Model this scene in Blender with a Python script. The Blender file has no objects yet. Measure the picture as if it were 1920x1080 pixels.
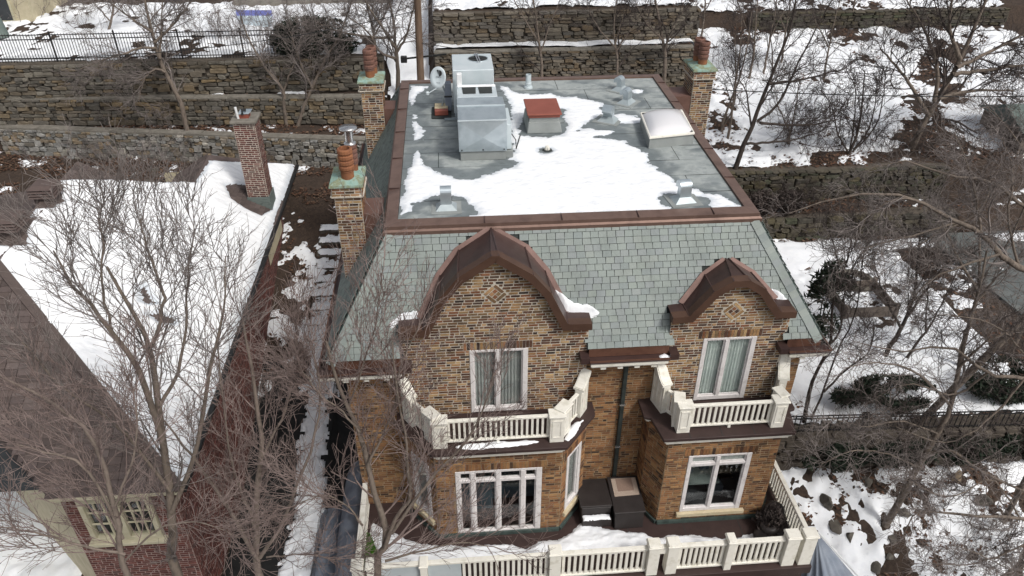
import bpy, math, random
import numpy as np
from mathutils import Vector, Matrix
random.seed(7); rng = np.random.default_rng(11)
S = bpy.context.scene
COL = S.collection

# ------------------------------------------------------------ camera
FPX, YAW, PITCH, ROLL = 1438.0, .08355, .59447, .0032
CAM = np.array([1.273, -14.887, 15.55])
def cam_axes():
    cy, sy, cp, sp = math.cos(YAW), math.sin(YAW), math.cos(PITCH), math.sin(PITCH)
    f = np.array([sy*cp, cy*cp, -sp]); r = np.array([cy, -sy, 0.]); u = np.cross(r, f)
    return (math.cos(ROLL)*r+math.sin(ROLL)*u, -math.sin(ROLL)*r+math.cos(ROLL)*u, f)
AX = cam_axes()
cd = bpy.data.cameras.new('camera'); cam = bpy.data.objects.new('camera', cd); COL.objects.link(cam)
cd.sensor_width = 36; cd.lens = 36*FPX/1920; cd.clip_start = .1; cd.clip_end = 3000
mw = Matrix.Identity(4)
for i in range(3):
    mw[i][0] = AX[0][i]; mw[i][1] = AX[1][i]; mw[i][2] = -AX[2][i]; mw[i][3] = CAM[i]
cam.matrix_world = mw; S.camera = cam

# ------------------------------------------------------------ sky, sun, exposure
SUN_EL, SUN_AZ = math.radians(50), math.radians(140)   # azimuth clockwise from +Y
W = bpy.data.worlds.new('World'); S.world = W; W.use_nodes = True
wn = W.node_tree; wn.nodes.clear()
sky = wn.nodes.new('ShaderNodeTexSky'); sky.sky_type = 'NISHITA'; sky.sun_disc = False
sky.sun_elevation = SUN_EL; sky.sun_rotation = SUN_AZ; sky.dust_density = 4.0; sky.air_density = 1.0; sky.ozone_density = 1.0
hs = wn.nodes.new('ShaderNodeHueSaturation'); hs.inputs['Saturation'].default_value = .33
bg = wn.nodes.new('ShaderNodeBackground'); bg.inputs[1].default_value = .105
wo = wn.nodes.new('ShaderNodeOutputWorld')
wn.links.new(sky.outputs[0], hs.inputs['Color']); wn.links.new(hs.outputs[0], bg.inputs[0]); wn.links.new(bg.outputs[0], wo.inputs[0])
sl = bpy.data.lights.new('sun', 'SUN'); sl.energy = 1.5; sl.angle = math.radians(10); sl.color = (1, .97, .92)
so = bpy.data.objects.new('sun', sl); COL.objects.link(so)
sd = Vector((math.sin(SUN_AZ)*math.cos(SUN_EL), math.cos(SUN_AZ)*math.cos(SUN_EL), math.sin(SUN_EL)))
so.rotation_euler = sd.to_track_quat('Z', 'Y').to_euler(); so.location = (0, 0, 60)
S.view_settings.view_transform = 'Standard'; S.view_settings.look = 'None'
S.view_settings.exposure = 0.38; S.view_settings.gamma = 1

# ------------------------------------------------------------ pixel -> point on a real plane
def ray(px, py):
    return AX[0]*(px-960)/FPX - AX[1]*(py-540)/FPX + AX[2]
def bz(px, py, z): r = ray(px, py); return CAM+r*(z-CAM[2])/r[2]
def by(px, py, y): r = ray(px, py); return CAM+r*(y-CAM[1])/r[1]

# ------------------------------------------------------------ noise
def _hash(ix, iy, s):
    h = (ix*374761393 + iy*668265263 + s*362437) & 0x7fffffff
    h = ((h ^ (h >> 13))*1274126177) & 0x7fffffff
    return ((h ^ (h >> 16)) & 0xffff)/65535.
def vnoise(x, y, s=0):
    x = np.asarray(x, float); y = np.asarray(y, float)
    ix = np.floor(x).astype(np.int64); iy = np.floor(y).astype(np.int64); fx = x-ix; fy = y-iy
    fx = fx*fx*(3-2*fx); fy = fy*fy*(3-2*fy)
    a = _hash(ix, iy, s); b = _hash(ix+1, iy, s); c = _hash(ix, iy+1, s); d = _hash(ix+1, iy+1, s)
    return a+(b-a)*fx+(c-a)*fy+(a-b-c+d)*fx*fy
def fbm(x, y, s=0, o=4):
    t = 0; a = .5; n = 0
    for i in range(o): t = t+a*vnoise(x*2**i, y*2**i, s+i*17); n += a; a *= .55
    return t/n
def sstep(a, b, x): t = np.clip((x-a)/(b-a), 0, 1); return t*t*(3-2*t)

# ------------------------------------------------------------ materials
MATS = {}
def mat(name, cols, scale=3., rough=.8, metal=0., bump=0., bscale=None, rand=None, spec=.3, stretch=(1, 1, 1), detail=5, attr=None):
    """cols: ramp colours over world-space noise; rand: list of colours chosen per piece, multiplied by the ramp"""
    m = bpy.data.materials.new(name); m.use_nodes = True; n = m.node_tree; N = n.nodes; L = n.links
    b = N['Principled BSDF']; b.inputs['Roughness'].default_value = rough; b.inputs['Metallic'].default_value = metal
    b.inputs['Specular IOR Level'].default_value = spec
    g = N.new('ShaderNodeNewGeometry'); mp = N.new('ShaderNodeMapping'); mp.inputs['Scale'].default_value = stretch
    L.new(g.outputs['Position'], mp.inputs[0])
    t = N.new('ShaderNodeTexNoise'); t.inputs['Scale'].default_value = scale; t.inputs['Detail'].default_value = detail; t.inputs['Roughness'].default_value = .6
    L.new(mp.outputs[0], t.inputs[0])
    r = N.new('ShaderNodeValToRGB'); e = r.color_ramp.elements
    k = len(cols); e[0].color = (*cols[0], 1); e[0].position = .28; e[1].color = (*cols[-1], 1); e[1].position = .72
    for i in range(1, k-1): q = e.new(.28+.44*i/(k-1)); q.color = (*cols[i], 1)
    L.new(t.outputs[0], r.inputs[0]); out = r.outputs[0]
    if rand:
        oi = N.new('ShaderNodeObjectInfo'); ad = N.new('ShaderNodeMath'); ad.operation = 'ADD'; fr = N.new('ShaderNodeMath'); fr.operation = 'FRACT'
        L.new(oi.outputs['Random'], ad.inputs[0]); L.new(g.outputs['Random Per Island'], ad.inputs[1]); L.new(ad.outputs[0], fr.inputs[0])
        rr = N.new('ShaderNodeValToRGB'); rr.color_ramp.interpolation = 'LINEAR'; e = rr.color_ramp.elements
        e[0].color = (*rand[0], 1); e[0].position = 0; e[1].color = (*rand[-1], 1); e[1].position = 1
        for i in range(1, len(rand)-1): q = e.new(i/(len(rand)-1)); q.color = (*rand[i], 1)
        L.new(fr.outputs[0], rr.inputs[0])
        mx = N.new('ShaderNodeMix'); mx.data_type = 'RGBA'; mx.blend_type = 'MULTIPLY'; mx.inputs['Factor'].default_value = 1
        L.new(rr.outputs[0], mx.inputs['A']); L.new(out, mx.inputs['B']); out = mx.outputs['Result']
    if attr:
        at = N.new('ShaderNodeAttribute'); at.attribute_name = attr[0]
        mx = N.new('ShaderNodeMix'); mx.data_type = 'RGBA'; mx.blend_type = 'MIX'
        mul = N.new('ShaderNodeMix'); mul.data_type = 'RGBA'; mul.blend_type = 'MULTIPLY'; mul.inputs['Factor'].default_value = 1; mul.inputs['B'].default_value = (*attr[1], 1)
        L.new(out, mul.inputs['A']); L.new(at.outputs['Fac'], mx.inputs['Factor']); L.new(out, mx.inputs['A']); L.new(mul.outputs['Result'], mx.inputs['B']); out = mx.outputs['Result']
        if len(attr) > 2:
            ma = N.new('ShaderNodeMapRange'); ma.inputs['To Min'].default_value = rough; ma.inputs['To Max'].default_value = attr[2]
            L.new(at.outputs['Fac'], ma.inputs[0]); L.new(ma.outputs[0], b.inputs['Roughness'])
    L.new(out, b.inputs['Base Color'])
    if bump:
        t2 = N.new('ShaderNodeTexNoise'); t2.inputs['Scale'].default_value = bscale or scale*6; t2.inputs['Detail'].default_value = 4
        L.new(mp.outputs[0], t2.inputs[0]); bp = N.new('ShaderNodeBump'); bp.inputs['Strength'].default_value = bump; bp.inputs['Distance'].default_value = .02
        L.new(t2.outputs[0], bp.inputs['Height']); L.new(bp.outputs[0], b.inputs['Normal'])
    MATS[name] = m; return m
g1 = lambda v: (v, v, v)
BRK = [(.035, .027, .024), (.28, .12, .06), (.10, .056, .04), (.46, .28, .13), (.055, .038, .032), (.34, .155, .08), (.55, .37, .19), (.15, .075, .05), (.045, .034, .03), (.43, .26, .12), (.30, .145, .075), (.08, .052, .042), (.50, .33, .165), (.04, .03, .027)]
mat('brick', [g1(.44), g1(.78), g1(1.0)], 3.5, .9, bump=.5, bscale=60, rand=BRK)
BRO = [(.20, .09, .042), (.34, .18, .078), (.26, .12, .054), (.39, .225, .10), (.12, .058, .034), (.29, .14, .062), (.05, .034, .026), (.35, .19, .082), (.21, .09, .044), (.07, .043, .03), (.31, .158, .07), (.16, .072, .038)]
mat('brick_amber', [g1(.42), g1(.92), g1(1.2)], 1.7, .9, bump=.6, bscale=50, rand=BRO)
mat('mortar_pale', [(.38, .34, .28), (.60, .55, .47)], 5, .95, bump=.3)
mat('mortar_brown', [(.14, .095, .058), (.40, .30, .19)], 4, .95, bump=.3)
mat('red_brick', [g1(.7), g1(1.1)], 6, .9, bump=.4, bscale=50, rand=[(.135, .05, .042), (.09, .034, .03), (.17, .062, .05), (.065, .032, .03), (.15, .055, .045)])
mat('red_mortar', [(.20, .14, .12), (.38, .30, .27)], 6, .95)
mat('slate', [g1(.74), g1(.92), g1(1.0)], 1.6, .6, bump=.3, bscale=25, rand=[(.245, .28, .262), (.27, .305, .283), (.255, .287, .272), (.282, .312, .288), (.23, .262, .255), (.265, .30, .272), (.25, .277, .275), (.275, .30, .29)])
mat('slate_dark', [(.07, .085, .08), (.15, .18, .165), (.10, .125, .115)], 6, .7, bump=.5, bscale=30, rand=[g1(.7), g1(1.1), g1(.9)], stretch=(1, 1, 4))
mat('copper_brown', [(.050, .029, .026), (.076, .045, .040), (.060, .037, .036)], 2.0, .42, metal=.35, bump=.12, bscale=5, spec=.4)
mat('copper_edge', [(.145, .092, .074), (.21, .138, .112), (.125, .08, .066)], 1.6, .45, metal=.45, bump=.1, bscale=5)
mat('copper_pink', [(.16, .10, .085), (.25, .16, .138)], 3, .45, metal=.4)
mat('copper_orange', [(.10, .048, .034), (.16, .08, .055), (.08, .04, .03)], 2.2, .45, metal=.35, bump=.1, bscale=6)
mat('verdigris', [(.16, .27, .23), (.27, .40, .345), (.21, .22, .13), (.30, .44, .39)], 4, .7, bump=.3)
mat('verdigris_dark', [(.028, .04, .037), (.075, .105, .095)], 5, .7)
mat('pipe_dark', [(.016, .02, .019), (.04, .05, .046)], 4, .6)
mat('terracotta', [(.10, .055, .046), (.17, .085, .062), (.14, .08, .07)], 5, .8, bump=.3)
mat('terracotta_orange', [(.30, .125, .055), (.18, .075, .042)], 6, .8, bump=.3)
mat('membrane', [(.24, .262, .255), (.345, .37, .362), (.285, .31, .303), (.38, .40, .392)], 2.4, .8, bump=.35, bscale=120, attr=('wet', (.50, .53, .56), .42))
mat('membrane_plain', [(.22, .235, .228), (.30, .318, .31)], 2, .85, bump=.3, bscale=120)
mat('galvanised_dull', [(.32, .37, .39), (.44, .49, .50)], 3, .5, metal=.3)
mat('cream_old', [(.36, .33, .23), (.54, .50, .37)], 4, .7)
mat('vent_brown', [(.085, .06, .055), (.12, .09, .08)], 3, .6)
mat('stone_sill_dark', [(.20, .15, .10), (.34, .27, .19)], 5, .9, bump=.6)
mat('tar', [(.028, .032, .031), (.045, .05, .048)], 5, .8)
mat('galvanised', [(.34, .40, .43), (.50, .56, .59), (.40, .46, .49)], 2.2, .34, metal=.65, bump=.06, bscale=8)
mat('galvanised_pale', [(.50, .57, .59), (.62, .67, .69)], 2, .5, metal=.25)
mat('steel', [g1(.5), g1(.65)], 4, .25, metal=.9)
mat('hatch_red', [(.22, .065, .045), (.27, .085, .06)], 3, .55)
mat('cream', [(.60, .57, .48), (.78, .755, .68), (.73, .70, .62)], 5, .55, bump=.05)
mat('white_frame', [(.50, .46, .45), (.68, .65, .64), (.60, .57, .56)], 6, .6, bump=.15)
mat('stone_sill', [(.45, .37, .24), (.60, .52, .36)], 6, .85, bump=.3)
mat('brown_deck', [(.034, .021, .019), (.050, .031, .028), (.040, .025, .023)], 2.2, .6, bump=.1, bscale=30)
mat('dark_box', [(.022, .018, .017), (.035, .029, .028)], 4, .5)
mat('mat_beige', [(.30, .23, .18), (.42, .34, .28)], 40, .95)
mat('mat_brown', [(.20, .14, .11), (.26, .18, .14)], 30, .95)
mat('snow', [(.70, .72, .745), (.86, .875, .895), (.82, .84, .87), (.89, .90, .915)], 3.2, .55, bump=.5, bscale=7, spec=.3)
mat('snow_roof', [(.76, .78, .80), (.87, .88, .895), (.90, .91, .92)], 3.5, .5, bump=.8, bscale=8, stretch=(1, 2.2, 1), attr=('slush', (.66, .70, .74), .35))
mat('shingle', [g1(.75), g1(1.05)], 5, .9, bump=.5, bscale=40, rand=[(.10, .076, .068), (.13, .10, .09), (.085, .066, .06), (.115, .088, .082), (.145, .115, .105)])
mat('stone', [g1(.55), g1(.9), g1(1.1)], 3.5, .9, bump=.7, bscale=14, rand=[(.125, .112, .092), (.185, .168, .138), (.075, .068, .058), (.17, .13, .083), (.12, .113, .102), (.21, .155, .088), (.145, .13, .11), (.09, .083, .07)])
mat('stone_pale', [g1(.55), g1(.9), g1(1.1)], 3.5, .9, bump=.7, bscale=14, rand=[(.22, .205, .18), (.36, .35, .325), (.13, .122, .108), (.27, .205, .13), (.29, .29, .28), (.17, .162, .14), (.40, .375, .325)])
mat('stone_brown', [g1(.55), g1(.9), g1(1.1)], 3.5, .9, bump=.7, bscale=14, rand=[(.13, .115, .092), (.19, .165, .13), (.08, .072, .062), (.16, .12, .077), (.13, .12, .107), (.21, .175, .13)])
mat('stone_dark', [g1(.5), g1(.9), g1(1.1)], 3.5, .9, bump=.7, bscale=14, rand=[(.075, .066, .052), (.11, .095, .07), (.055, .05, .042), (.10, .085, .05), (.085, .078, .068), (.07, .075, .045)])
mat('wall_core', [(.06, .05, .04), (.12, .10, .08)], 5, .95)
mat('boulder', [(.045, .04, .034), (.14, .125, .105), (.085, .075, .065)], 3, .9, bump=.9, bscale=9)
mat('earth', [(.022, .016, .013), (.062, .043, .032), (.038, .027, .021), (.085, .058, .042)], 4.5, .95, bump=1., bscale=18)
mat('leaf', [g1(.8), g1(1.1)], 6, .9, rand=[(.09, .045, .03), (.15, .08, .05), (.06, .035, .025), (.19, .12, .08)])
mat('bark', [(.06, .048, .04), (.185, .15, .122), (.105, .085, .07)], 7, .95, bump=.9, bscale=22, stretch=(1, 1, .4))
mat('bark_dark', [(.028, .022, .02), (.07, .056, .048)], 7, .95, bump=.8, bscale=22, stretch=(1, 1, .4))
mat('bark_light', [(.08, .064, .054), (.21, .17, .142), (.135, .108, .09)], 6, .9, bump=.6, bscale=20, stretch=(1, 1, .4))
mat('twig', [(.12, .10, .09), (.27, .235, .22)], 3, .85)
mat('twig_red', [(.14, .10, .088), (.30, .235, .215)], 2, .85)
mat('twig_dark', [(.045, .035, .032), (.10, .08, .072)], 3, .85)
mat('needle', [(.012, .02, .014), (.035, .05, .03)], 5, .8)
mat('green_shrub', [(.03, .09, .008), (.09, .22, .02)], 8, .7)
mat('iron', [g1(.012), g1(.022)], 4, .5)
mat('pole_wood', [(.10, .065, .045), (.19, .13, .09)], 8, .9, bump=.5, stretch=(1, 1, .2))
mat('plank', [(.11, .09, .075), (.2, .165, .14)], 8, .9, bump=.4)
mat('tarp', [(.19, .22, .27), (.27, .30, .35)], 3, .55, bump=.3, bscale=5)
mat('tarp_dark', [(.17, .19, .23), (.36, .39, .44)], 2, .6, bump=.4, bscale=5)
mat('curtain', [(.30, .32, .31), (.46, .475, .46)], 2, .9)
mat('curtain_pale', [(.56, .63, .60), (.66, .72, .69)], 1.5, .9)
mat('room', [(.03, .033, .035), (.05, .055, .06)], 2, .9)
mat('furniture', [(.16, .20, .19), (.26, .30, .28)], 3, .8)
mat('blue_cloth', [(.05, .07, .09), (.10, .13, .15)], 3, .8)
mat('white_plastic', [(.70, .71, .71), (.80, .80, .80)], 3, .5)
mat('black_print', [g1(.02), g1(.03)], 3, .6)
mat('asphalt', [(.09, .10, .10), (.15, .16, .155)], 2, .9, bump=.3)
mat('stucco_yellow', [(.40, .35, .24), (.55, .49, .35)], 3, .9)
mat('pool_blue', [(.12, .14, .42), (.16, .18, .5)], 2, .5)
mat('pool_pale', [(.52, .62, .68), (.62, .70, .75)], 2, .5)
mat('green_roof', [(.09, .12, .11), (.16, .19, .175)], 3, .8)
mat('stone_coping', [(.13, .12, .10), (.24, .22, .19)], 4, .95, bump=.6, bscale=12)
mat('copper_orange_brown', [(.075, .041, .029), (.11, .062, .043)], 2, .5, metal=.2, bump=.1, bscale=5)
mat('copper_pink_dark', [(.16, .09, .072), (.22, .125, .10)], 3, .5, metal=.35)
mat('cloth_shade_black', [g1(.010), g1(.022)], 3, .7, bump=.5, bscale=6)  # black of the alley cloth, also carries the painted alley shade
mat('wire', [g1(.015), g1(.02)], 3, .6)
def glass(name, tint, op):
    m = bpy.data.materials.new(name); m.use_nodes = True; N = m.node_tree.nodes; L = m.node_tree.links; N.clear()
    o = N.new('ShaderNodeOutputMaterial'); t = N.new('ShaderNodeBsdfTransparent'); t.inputs[0].default_value = (*tint, 1)
    gl = N.new('ShaderNodeBsdfGlossy'); gl.inputs['Roughness'].default_value = .03; f = N.new('ShaderNodeLayerWeight'); f.inputs[0].default_value = .5
    pw = N.new('ShaderNodeMath'); pw.operation = 'POWER'; pw.inputs[1].default_value = 4; L.new(f.outputs['Facing'], pw.inputs[0])
    a = N.new('ShaderNodeMath'); a.operation = 'ADD'; a.inputs[1].default_value = op; L.new(pw.outputs[0], a.inputs[0])
    mx = N.new('ShaderNodeMixShader'); L.new(a.outputs[0], mx.inputs[0]); L.new(t.outputs[0], mx.inputs[1]); L.new(gl.outputs[0], mx.inputs[2]); L.new(mx.outputs[0], o.inputs[0])
    MATS[name] = m
glass('glass', (.95, .96, .955), .03); glass('dome_plastic', (.95, .95, .95), .12)
m = bpy.data.materials.new('dome'); m.use_nodes = True; b = m.node_tree.nodes['Principled BSDF']
b.inputs['Base Color'].default_value = (.70, .69, .70, 1); b.inputs['Roughness'].default_value = .2; b.inputs['Coat Weight'].default_value = .5
MATS['dome'] = m

# ------------------------------------------------------------ objects
WLOC = {}
def tag(o, label=None, cat=None, group=None, kind=None):
    if label: o['label'] = label
    if cat: o['category'] = cat
    if group: o['group'] = group
    if kind: o['kind'] = kind
    return o
def link(o, parent, loc):
    COL.objects.link(o)
    loc = Vector(loc)
    if parent is not None: o.parent = parent; o.location = loc-WLOC[parent.name]
    else: o.location = loc
    WLOC[o.name] = loc
    return o
def thing(name, label, cat, loc, group=None):
    o = bpy.data.objects.new(name, None); o.empty_display_size = .3
    link(o, None, loc); return tag(o, label, cat, group)
def meshobj(name, V, F, mt, parent=None, loc=None, smooth=False, bevel=0):
    if loc is None: loc = WLOC[parent.name] if parent is not None else (0, 0, 0)
    V = np.asarray(V, float).reshape(-1, 3)-np.array(loc)
    me = bpy.data.meshes.new(name)
    if isinstance(F, np.ndarray):
        n, k = F.shape; me.vertices.add(len(V)); me.vertices.foreach_set('co', V.astype(np.float32).ravel())
        me.loops.add(n*k); me.loops.foreach_set('vertex_index', F.astype(np.int32).ravel())
        me.polygons.add(n); me.polygons.foreach_set('loop_start', np.arange(0, n*k, k, dtype=np.int32))
        me.update(calc_edges=True); me.validate()
    else: me.from_pydata(V.tolist(), [], F)
    me.materials.append(MATS[mt])
    if smooth: me.polygons.foreach_set('use_smooth', np.ones(len(me.polygons), bool))
    o = bpy.data.objects.new(name, me); link(o, parent, loc)
    if bevel:
        md = o.modifiers.new('bevel', 'BEVEL'); md.width = bevel; md.segments = 1; md.limit_method = 'ANGLE'
    return o
BOXF = [(0, 3, 2, 1), (4, 5, 6, 7), (0, 1, 5, 4), (1, 2, 6, 5), (2, 3, 7, 6), (3, 0, 4, 7)]
class MB:
    def __init__(s): s.v = []; s.f = []
    def add(s, V, F):
        n = len(s.v); s.v += [tuple(map(float, p)) for p in V]; s.f += [tuple(i+n for i in f) for f in F]; return s
    def box(s, x0, x1, y0, y1, z0, z1):
        return s.add([(x0, y0, z0), (x1, y0, z0), (x1, y1, z0), (x0, y1, z0), (x0, y0, z1), (x1, y0, z1), (x1, y1, z1), (x0, y1, z1)], BOXF)
    def beam(s, a, b, w, h, up=(0, 0, 1)):
        a = Vector(a); b = Vector(b); d = (b-a).normalized(); u = Vector(up); r = d.cross(u).normalized(); u = r.cross(d)
        V = []
        for p in (a, b):
            for sx, sz in ((-1, -1), (1, -1), (1, 1), (-1, 1)): V.append(p+r*sx*w/2+u*sz*h/2)
        return s.add(V, [(0, 3, 2, 1), (4, 5, 6, 7), (0, 1, 5, 4), (1, 2, 6, 5), (2, 3, 7, 6), (3, 0, 4, 7)])
    def tube(s, pts, rad, n=8, cap=True):
        pts = [Vector(p) for p in pts]; rad = rad if isinstance(rad, (list, tuple)) else [rad]*len(pts); V = []; F = []
        for i, p in enumerate(pts):
            d = (pts[min(i+1, len(pts)-1)]-pts[max(i-1, 0)]).normalized(); ref = Vector((0, 0, 1)) if abs(d.z) < .9 else Vector((1, 0, 0))
            u = d.cross(ref).normalized(); w = d.cross(u)
            for k in range(n): a = 2*math.pi*k/n; V.append(p+(u*math.cos(a)+w*math.sin(a))*rad[i])
        for i in range(len(pts)-1):
            for k in range(n): F.append((i*n+k, i*n+(k+1) % n, (i+1)*n+(k+1) % n, (i+1)*n+k))
        if cap: F.append(tuple(range(n))); F.append(tuple(range((len(pts)-1)*n, len(pts)*n))[::-1])
        return s.add(V, F)
    def lathe(s, c, prof, n=20):
        V = []; F = []
        for r, z in prof:
            for k in range(n): a = 2*math.pi*k/n; V.append((c[0]+r*math.cos(a), c[1]+r*math.sin(a), c[2]+z))
        for i in range(len(prof)-1):
            for k in range(n): F.append((i*n+k, i*n+(k+1) % n, (i+1)*n+(k+1) % n, (i+1)*n+k))
        return s.add(V, F)
    def prism(s, poly, z0, z1):
        n = len(poly); V = [(*p, z0) for p in poly]+[(*p, z1) for p in poly]
        F = [tuple(range(n))[::-1], tuple(range(n, 2*n))]+[(i, (i+1) % n, n+(i+1) % n, n+i) for i in range(n)]
        return s.add(V, F)
    def frustum(s, x0, x1, y0, y1, z0, X0, X1, Y0, Y1, z1):
        return s.add([(x0, y0, z0), (x1, y0, z0), (x1, y1, z0), (x0, y1, z0), (X0, Y0, z1), (X1, Y0, z1), (X1, Y1, z1), (X0, Y1, z1)], BOXF)
    def build(s, name, mt, parent=None, loc=None, **k): return meshobj(name, s.v, s.f, mt, parent, loc, **k)
def unit_box_mesh(name, mt, jit=0, seed=0):
    r = random.Random(seed); V = []
    for z in (-.5, .5):
        for x, y in ((-.5, -.5), (.5, -.5), (.5, .5), (-.5, .5)): V.append((x+r.uniform(-jit, jit), y, z+r.uniform(-jit, jit)))
    me = bpy.data.meshes.new(name); me.from_pydata(V, [], BOXF); me.materials.append(MATS[mt]); return me
def piece(name, me, parent, M4):
    """a small piece sharing mesh data; M4 its world matrix"""
    o = bpy.data.objects.new(name, me); COL.objects.link(o); o.parent = parent
    o.matrix_parent_inverse = Matrix.Translation(-WLOC[parent.name]); o.matrix_basis = M4; return o
def mat4(c, ex, ey, ez):
    M4 = Matrix.Identity(4)
    for i in range(3): M4[i][0] = ex[i]; M4[i][1] = ey[i]; M4[i][2] = ez[i]; M4[i][3] = c[i]
    return M4

# ------------------------------------------------------------ ground and terraces
YW1 = lambda x: 15.2-.155*(x+2.4)      # left retaining walls (lines in plan)
YW2 = lambda x: 17.0-.06*(x+2.4)
YW3 = lambda x: 17.9-.0*(x+2.4)
def ground_z(x, y):
    x = np.asarray(x, float); y = np.asarray(y, float)
    left = np.where(y < 1, -2.2, np.where(y < 13, -2.2+(y-1)*.30, 1.4+(y-13)*.06))
    left = np.where(y > YW1(x)+.3, 2.78, left); left = np.where(y > YW2(x)+.3, 3.94, left); left = np.where(y > YW3(x)+.3, 5.4+.02*(y-18), left)
    cen = np.where(y < 10.2, -3.2, 1.5+(y-10.2)*.26)
    cen = np.where(y > 18.3, 5.5, cen); cen = np.where(y > 19.35, 6.9+.04*(y-19), cen)
    ramp = np.clip(1.5+(y-10.2)*.33, -3.2, 7.5)
    ramp = np.where(y < 10.2, -3.2, ramp)
    right = np.where(y < -.65, -.25+(y+.95)*.42, 1.0)
    right = np.where(y > 9.3, 1.87, right); right = np.where(y > 10.6, 3.1+.12*(y-10.4), right); right = np.where(y > 23.7, 5.45+.14*(y-23.5), right)
    right = np.maximum(right, -3.2)
    und = (fbm(x*.5+5, y*.5, 3)-.5)*.25
    a = sstep(-1.6, -1.1, x); b_ = sstep(.45, .7, x); c = sstep(8.7, 9.1, x)
    xc_ = 9.5+2.5*sstep(16., 17.4, y); cr = sstep(xc_, xc_+.6, x)
    z = left*(1-a)+ramp*a
    z = np.where(x > .3, ramp*(1-b_)+cen*b_, z)
    back = y > 10.2
    z = np.where(x > 8, np.where(back, cen*(1-cr)+right*cr, cen*(1-c)+right*c), z)
    return z+und*np.where((x > 9.3) | (y > 10.5), 1, .5)
def gridmesh(xs, ys): 
    X, Y = np.meshgrid(xs, ys); nx, ny = len(xs), len(ys)
    i = np.arange(nx*ny).reshape(ny, nx); F = np.stack([i[:-1, :-1], i[:-1, 1:], i[1:, 1:], i[1:, :-1]], -1).reshape(-1, 4)
    return X, Y, F
xs = np.concatenate([[-900, -400, -180, -90, -50], np.arange(-32, 40, .22), [48, 70, 120, 250, 500, 900]])
ys = np.concatenate([[-300, -120, -50, -25], np.arange(-14, 34, .22), [38, 45, 60, 90, 150, 300, 700, 1500]])
X, Y, F = gridmesh(xs, ys)
Z = ground_z(X, np.clip(Y, -20, 34)); Z = Z+np.clip(Y-34, 0, 200)*.16
o = meshobj('ground', np.stack([X, Y, Z], -1), F, 'earth', smooth=True); tag(o, 'dark earth and leaf litter of the terraced hillside', kind='structure')

def snow_cover(name, label, x0, x1, y0, y1, cell, cov, thick=.14, seed=0, tilt=0.):
    xs = np.arange(x0, x1, cell); ys = np.arange(y0, y1, cell); X, Y, F = gridmesh(xs, ys)
    n1 = fbm(X*.9, Y*.9, seed, 5); n2 = fbm(X*4., Y*4., seed+50, 3)
    m = cov(X, Y)+(n1-.5)*1.5+(n2-.5)*.8+(fbm(X*2.2, Y*2.2, seed+33, 4)-.5)*.7-.5
    m = m+(fbm(X*9, Y*9, seed+70, 2)-.5)*.16
    Z = ground_z(X, Y)+np.clip(m*.34, -.12, .11)+np.where(m > .05, (n2-.5)*.03, 0)
    keep = (m.ravel()[F] > -.2).any(1)
    Zf = Z.ravel()[F]; keep &= (Zf.max(1)-Zf.min(1)) < .6
    o = meshobj(name, np.stack([X, Y, Z], -1), F[keep], 'snow', smooth=True)
    return tag(o, label, 'snow', kind='stuff')
def cov_right(X, Y):
    c = np.full(X.shape, .95)
    c = np.where((Y > 8.6) & (Y < 10.5), .22, c)                       # leaf strip by the walls
    c = np.where((Y > 10.4) & (Y < 11.6), .42, c)
    c = np.where((Y > 11.6) & (Y < 22), .92, c)
    d = np.abs((X-21.5)-(Y-14)*.55); c = np.where((Y > 11), np.minimum(c, .45+.35*np.clip(d-.7, 0, 3)), c)     # bare band climbing right
    c = np.where((Y > 10.4) & (X < 13.2), .62, c)
    c = np.where(Y > 21, .62, c)
    c = np.where(Y < -.95, .70, c); c = np.where((Y < -1.9), .60, c)
    c = np.where((Y > -1.5) & (Y < -.6), .80, c)
    c = np.where((Y > 0) & (Y < 8) & (X > 17.2), .30, c)
    return c
snow_cover('snow_cover', 'white snow with bare brown patches over the yard and slope right of the brick house', 9.3, 30, -6.5, 30, .1, cov_right, seed=3)
def cov_left(X, Y):
    c = np.full(X.shape, .18)
    c = np.where(Y < 12.5, .45, c); c = np.where(Y < 4, np.where(X > -5.4, -.6, .33), c)
    c = np.where((Y > YW1(X)) & (Y < YW2(X)), .30, c); c = np.where((Y > YW2(X)) & (Y < YW3(X)), .42, c)
    c = np.where(Y > YW3(X)+.5, .74, c)
    return np.where((Y < 6) & (X < -9), .9, c)
snow_cover('snow_cover', 'patchy snow left of the brick house, in the alley and on the walled terraces', -24, -1.4, -6.5, 27, .12, cov_left, seed=9)
snow_cover('snow_cover', 'clean snow strips on the ramp and stone terraces behind the flat roof', -1.4, 12.4, 10.8, 30, .12,
           lambda X, Y: np.where((X > 9.2) & (Y < 17.6), -1., np.where((X > .6) & (Y > 18.2) & (Y < 19.1), 1.3, np.where(X < .6, 1.05, np.where(Y > 19.2, .72, .5)))), seed=21)
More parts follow.
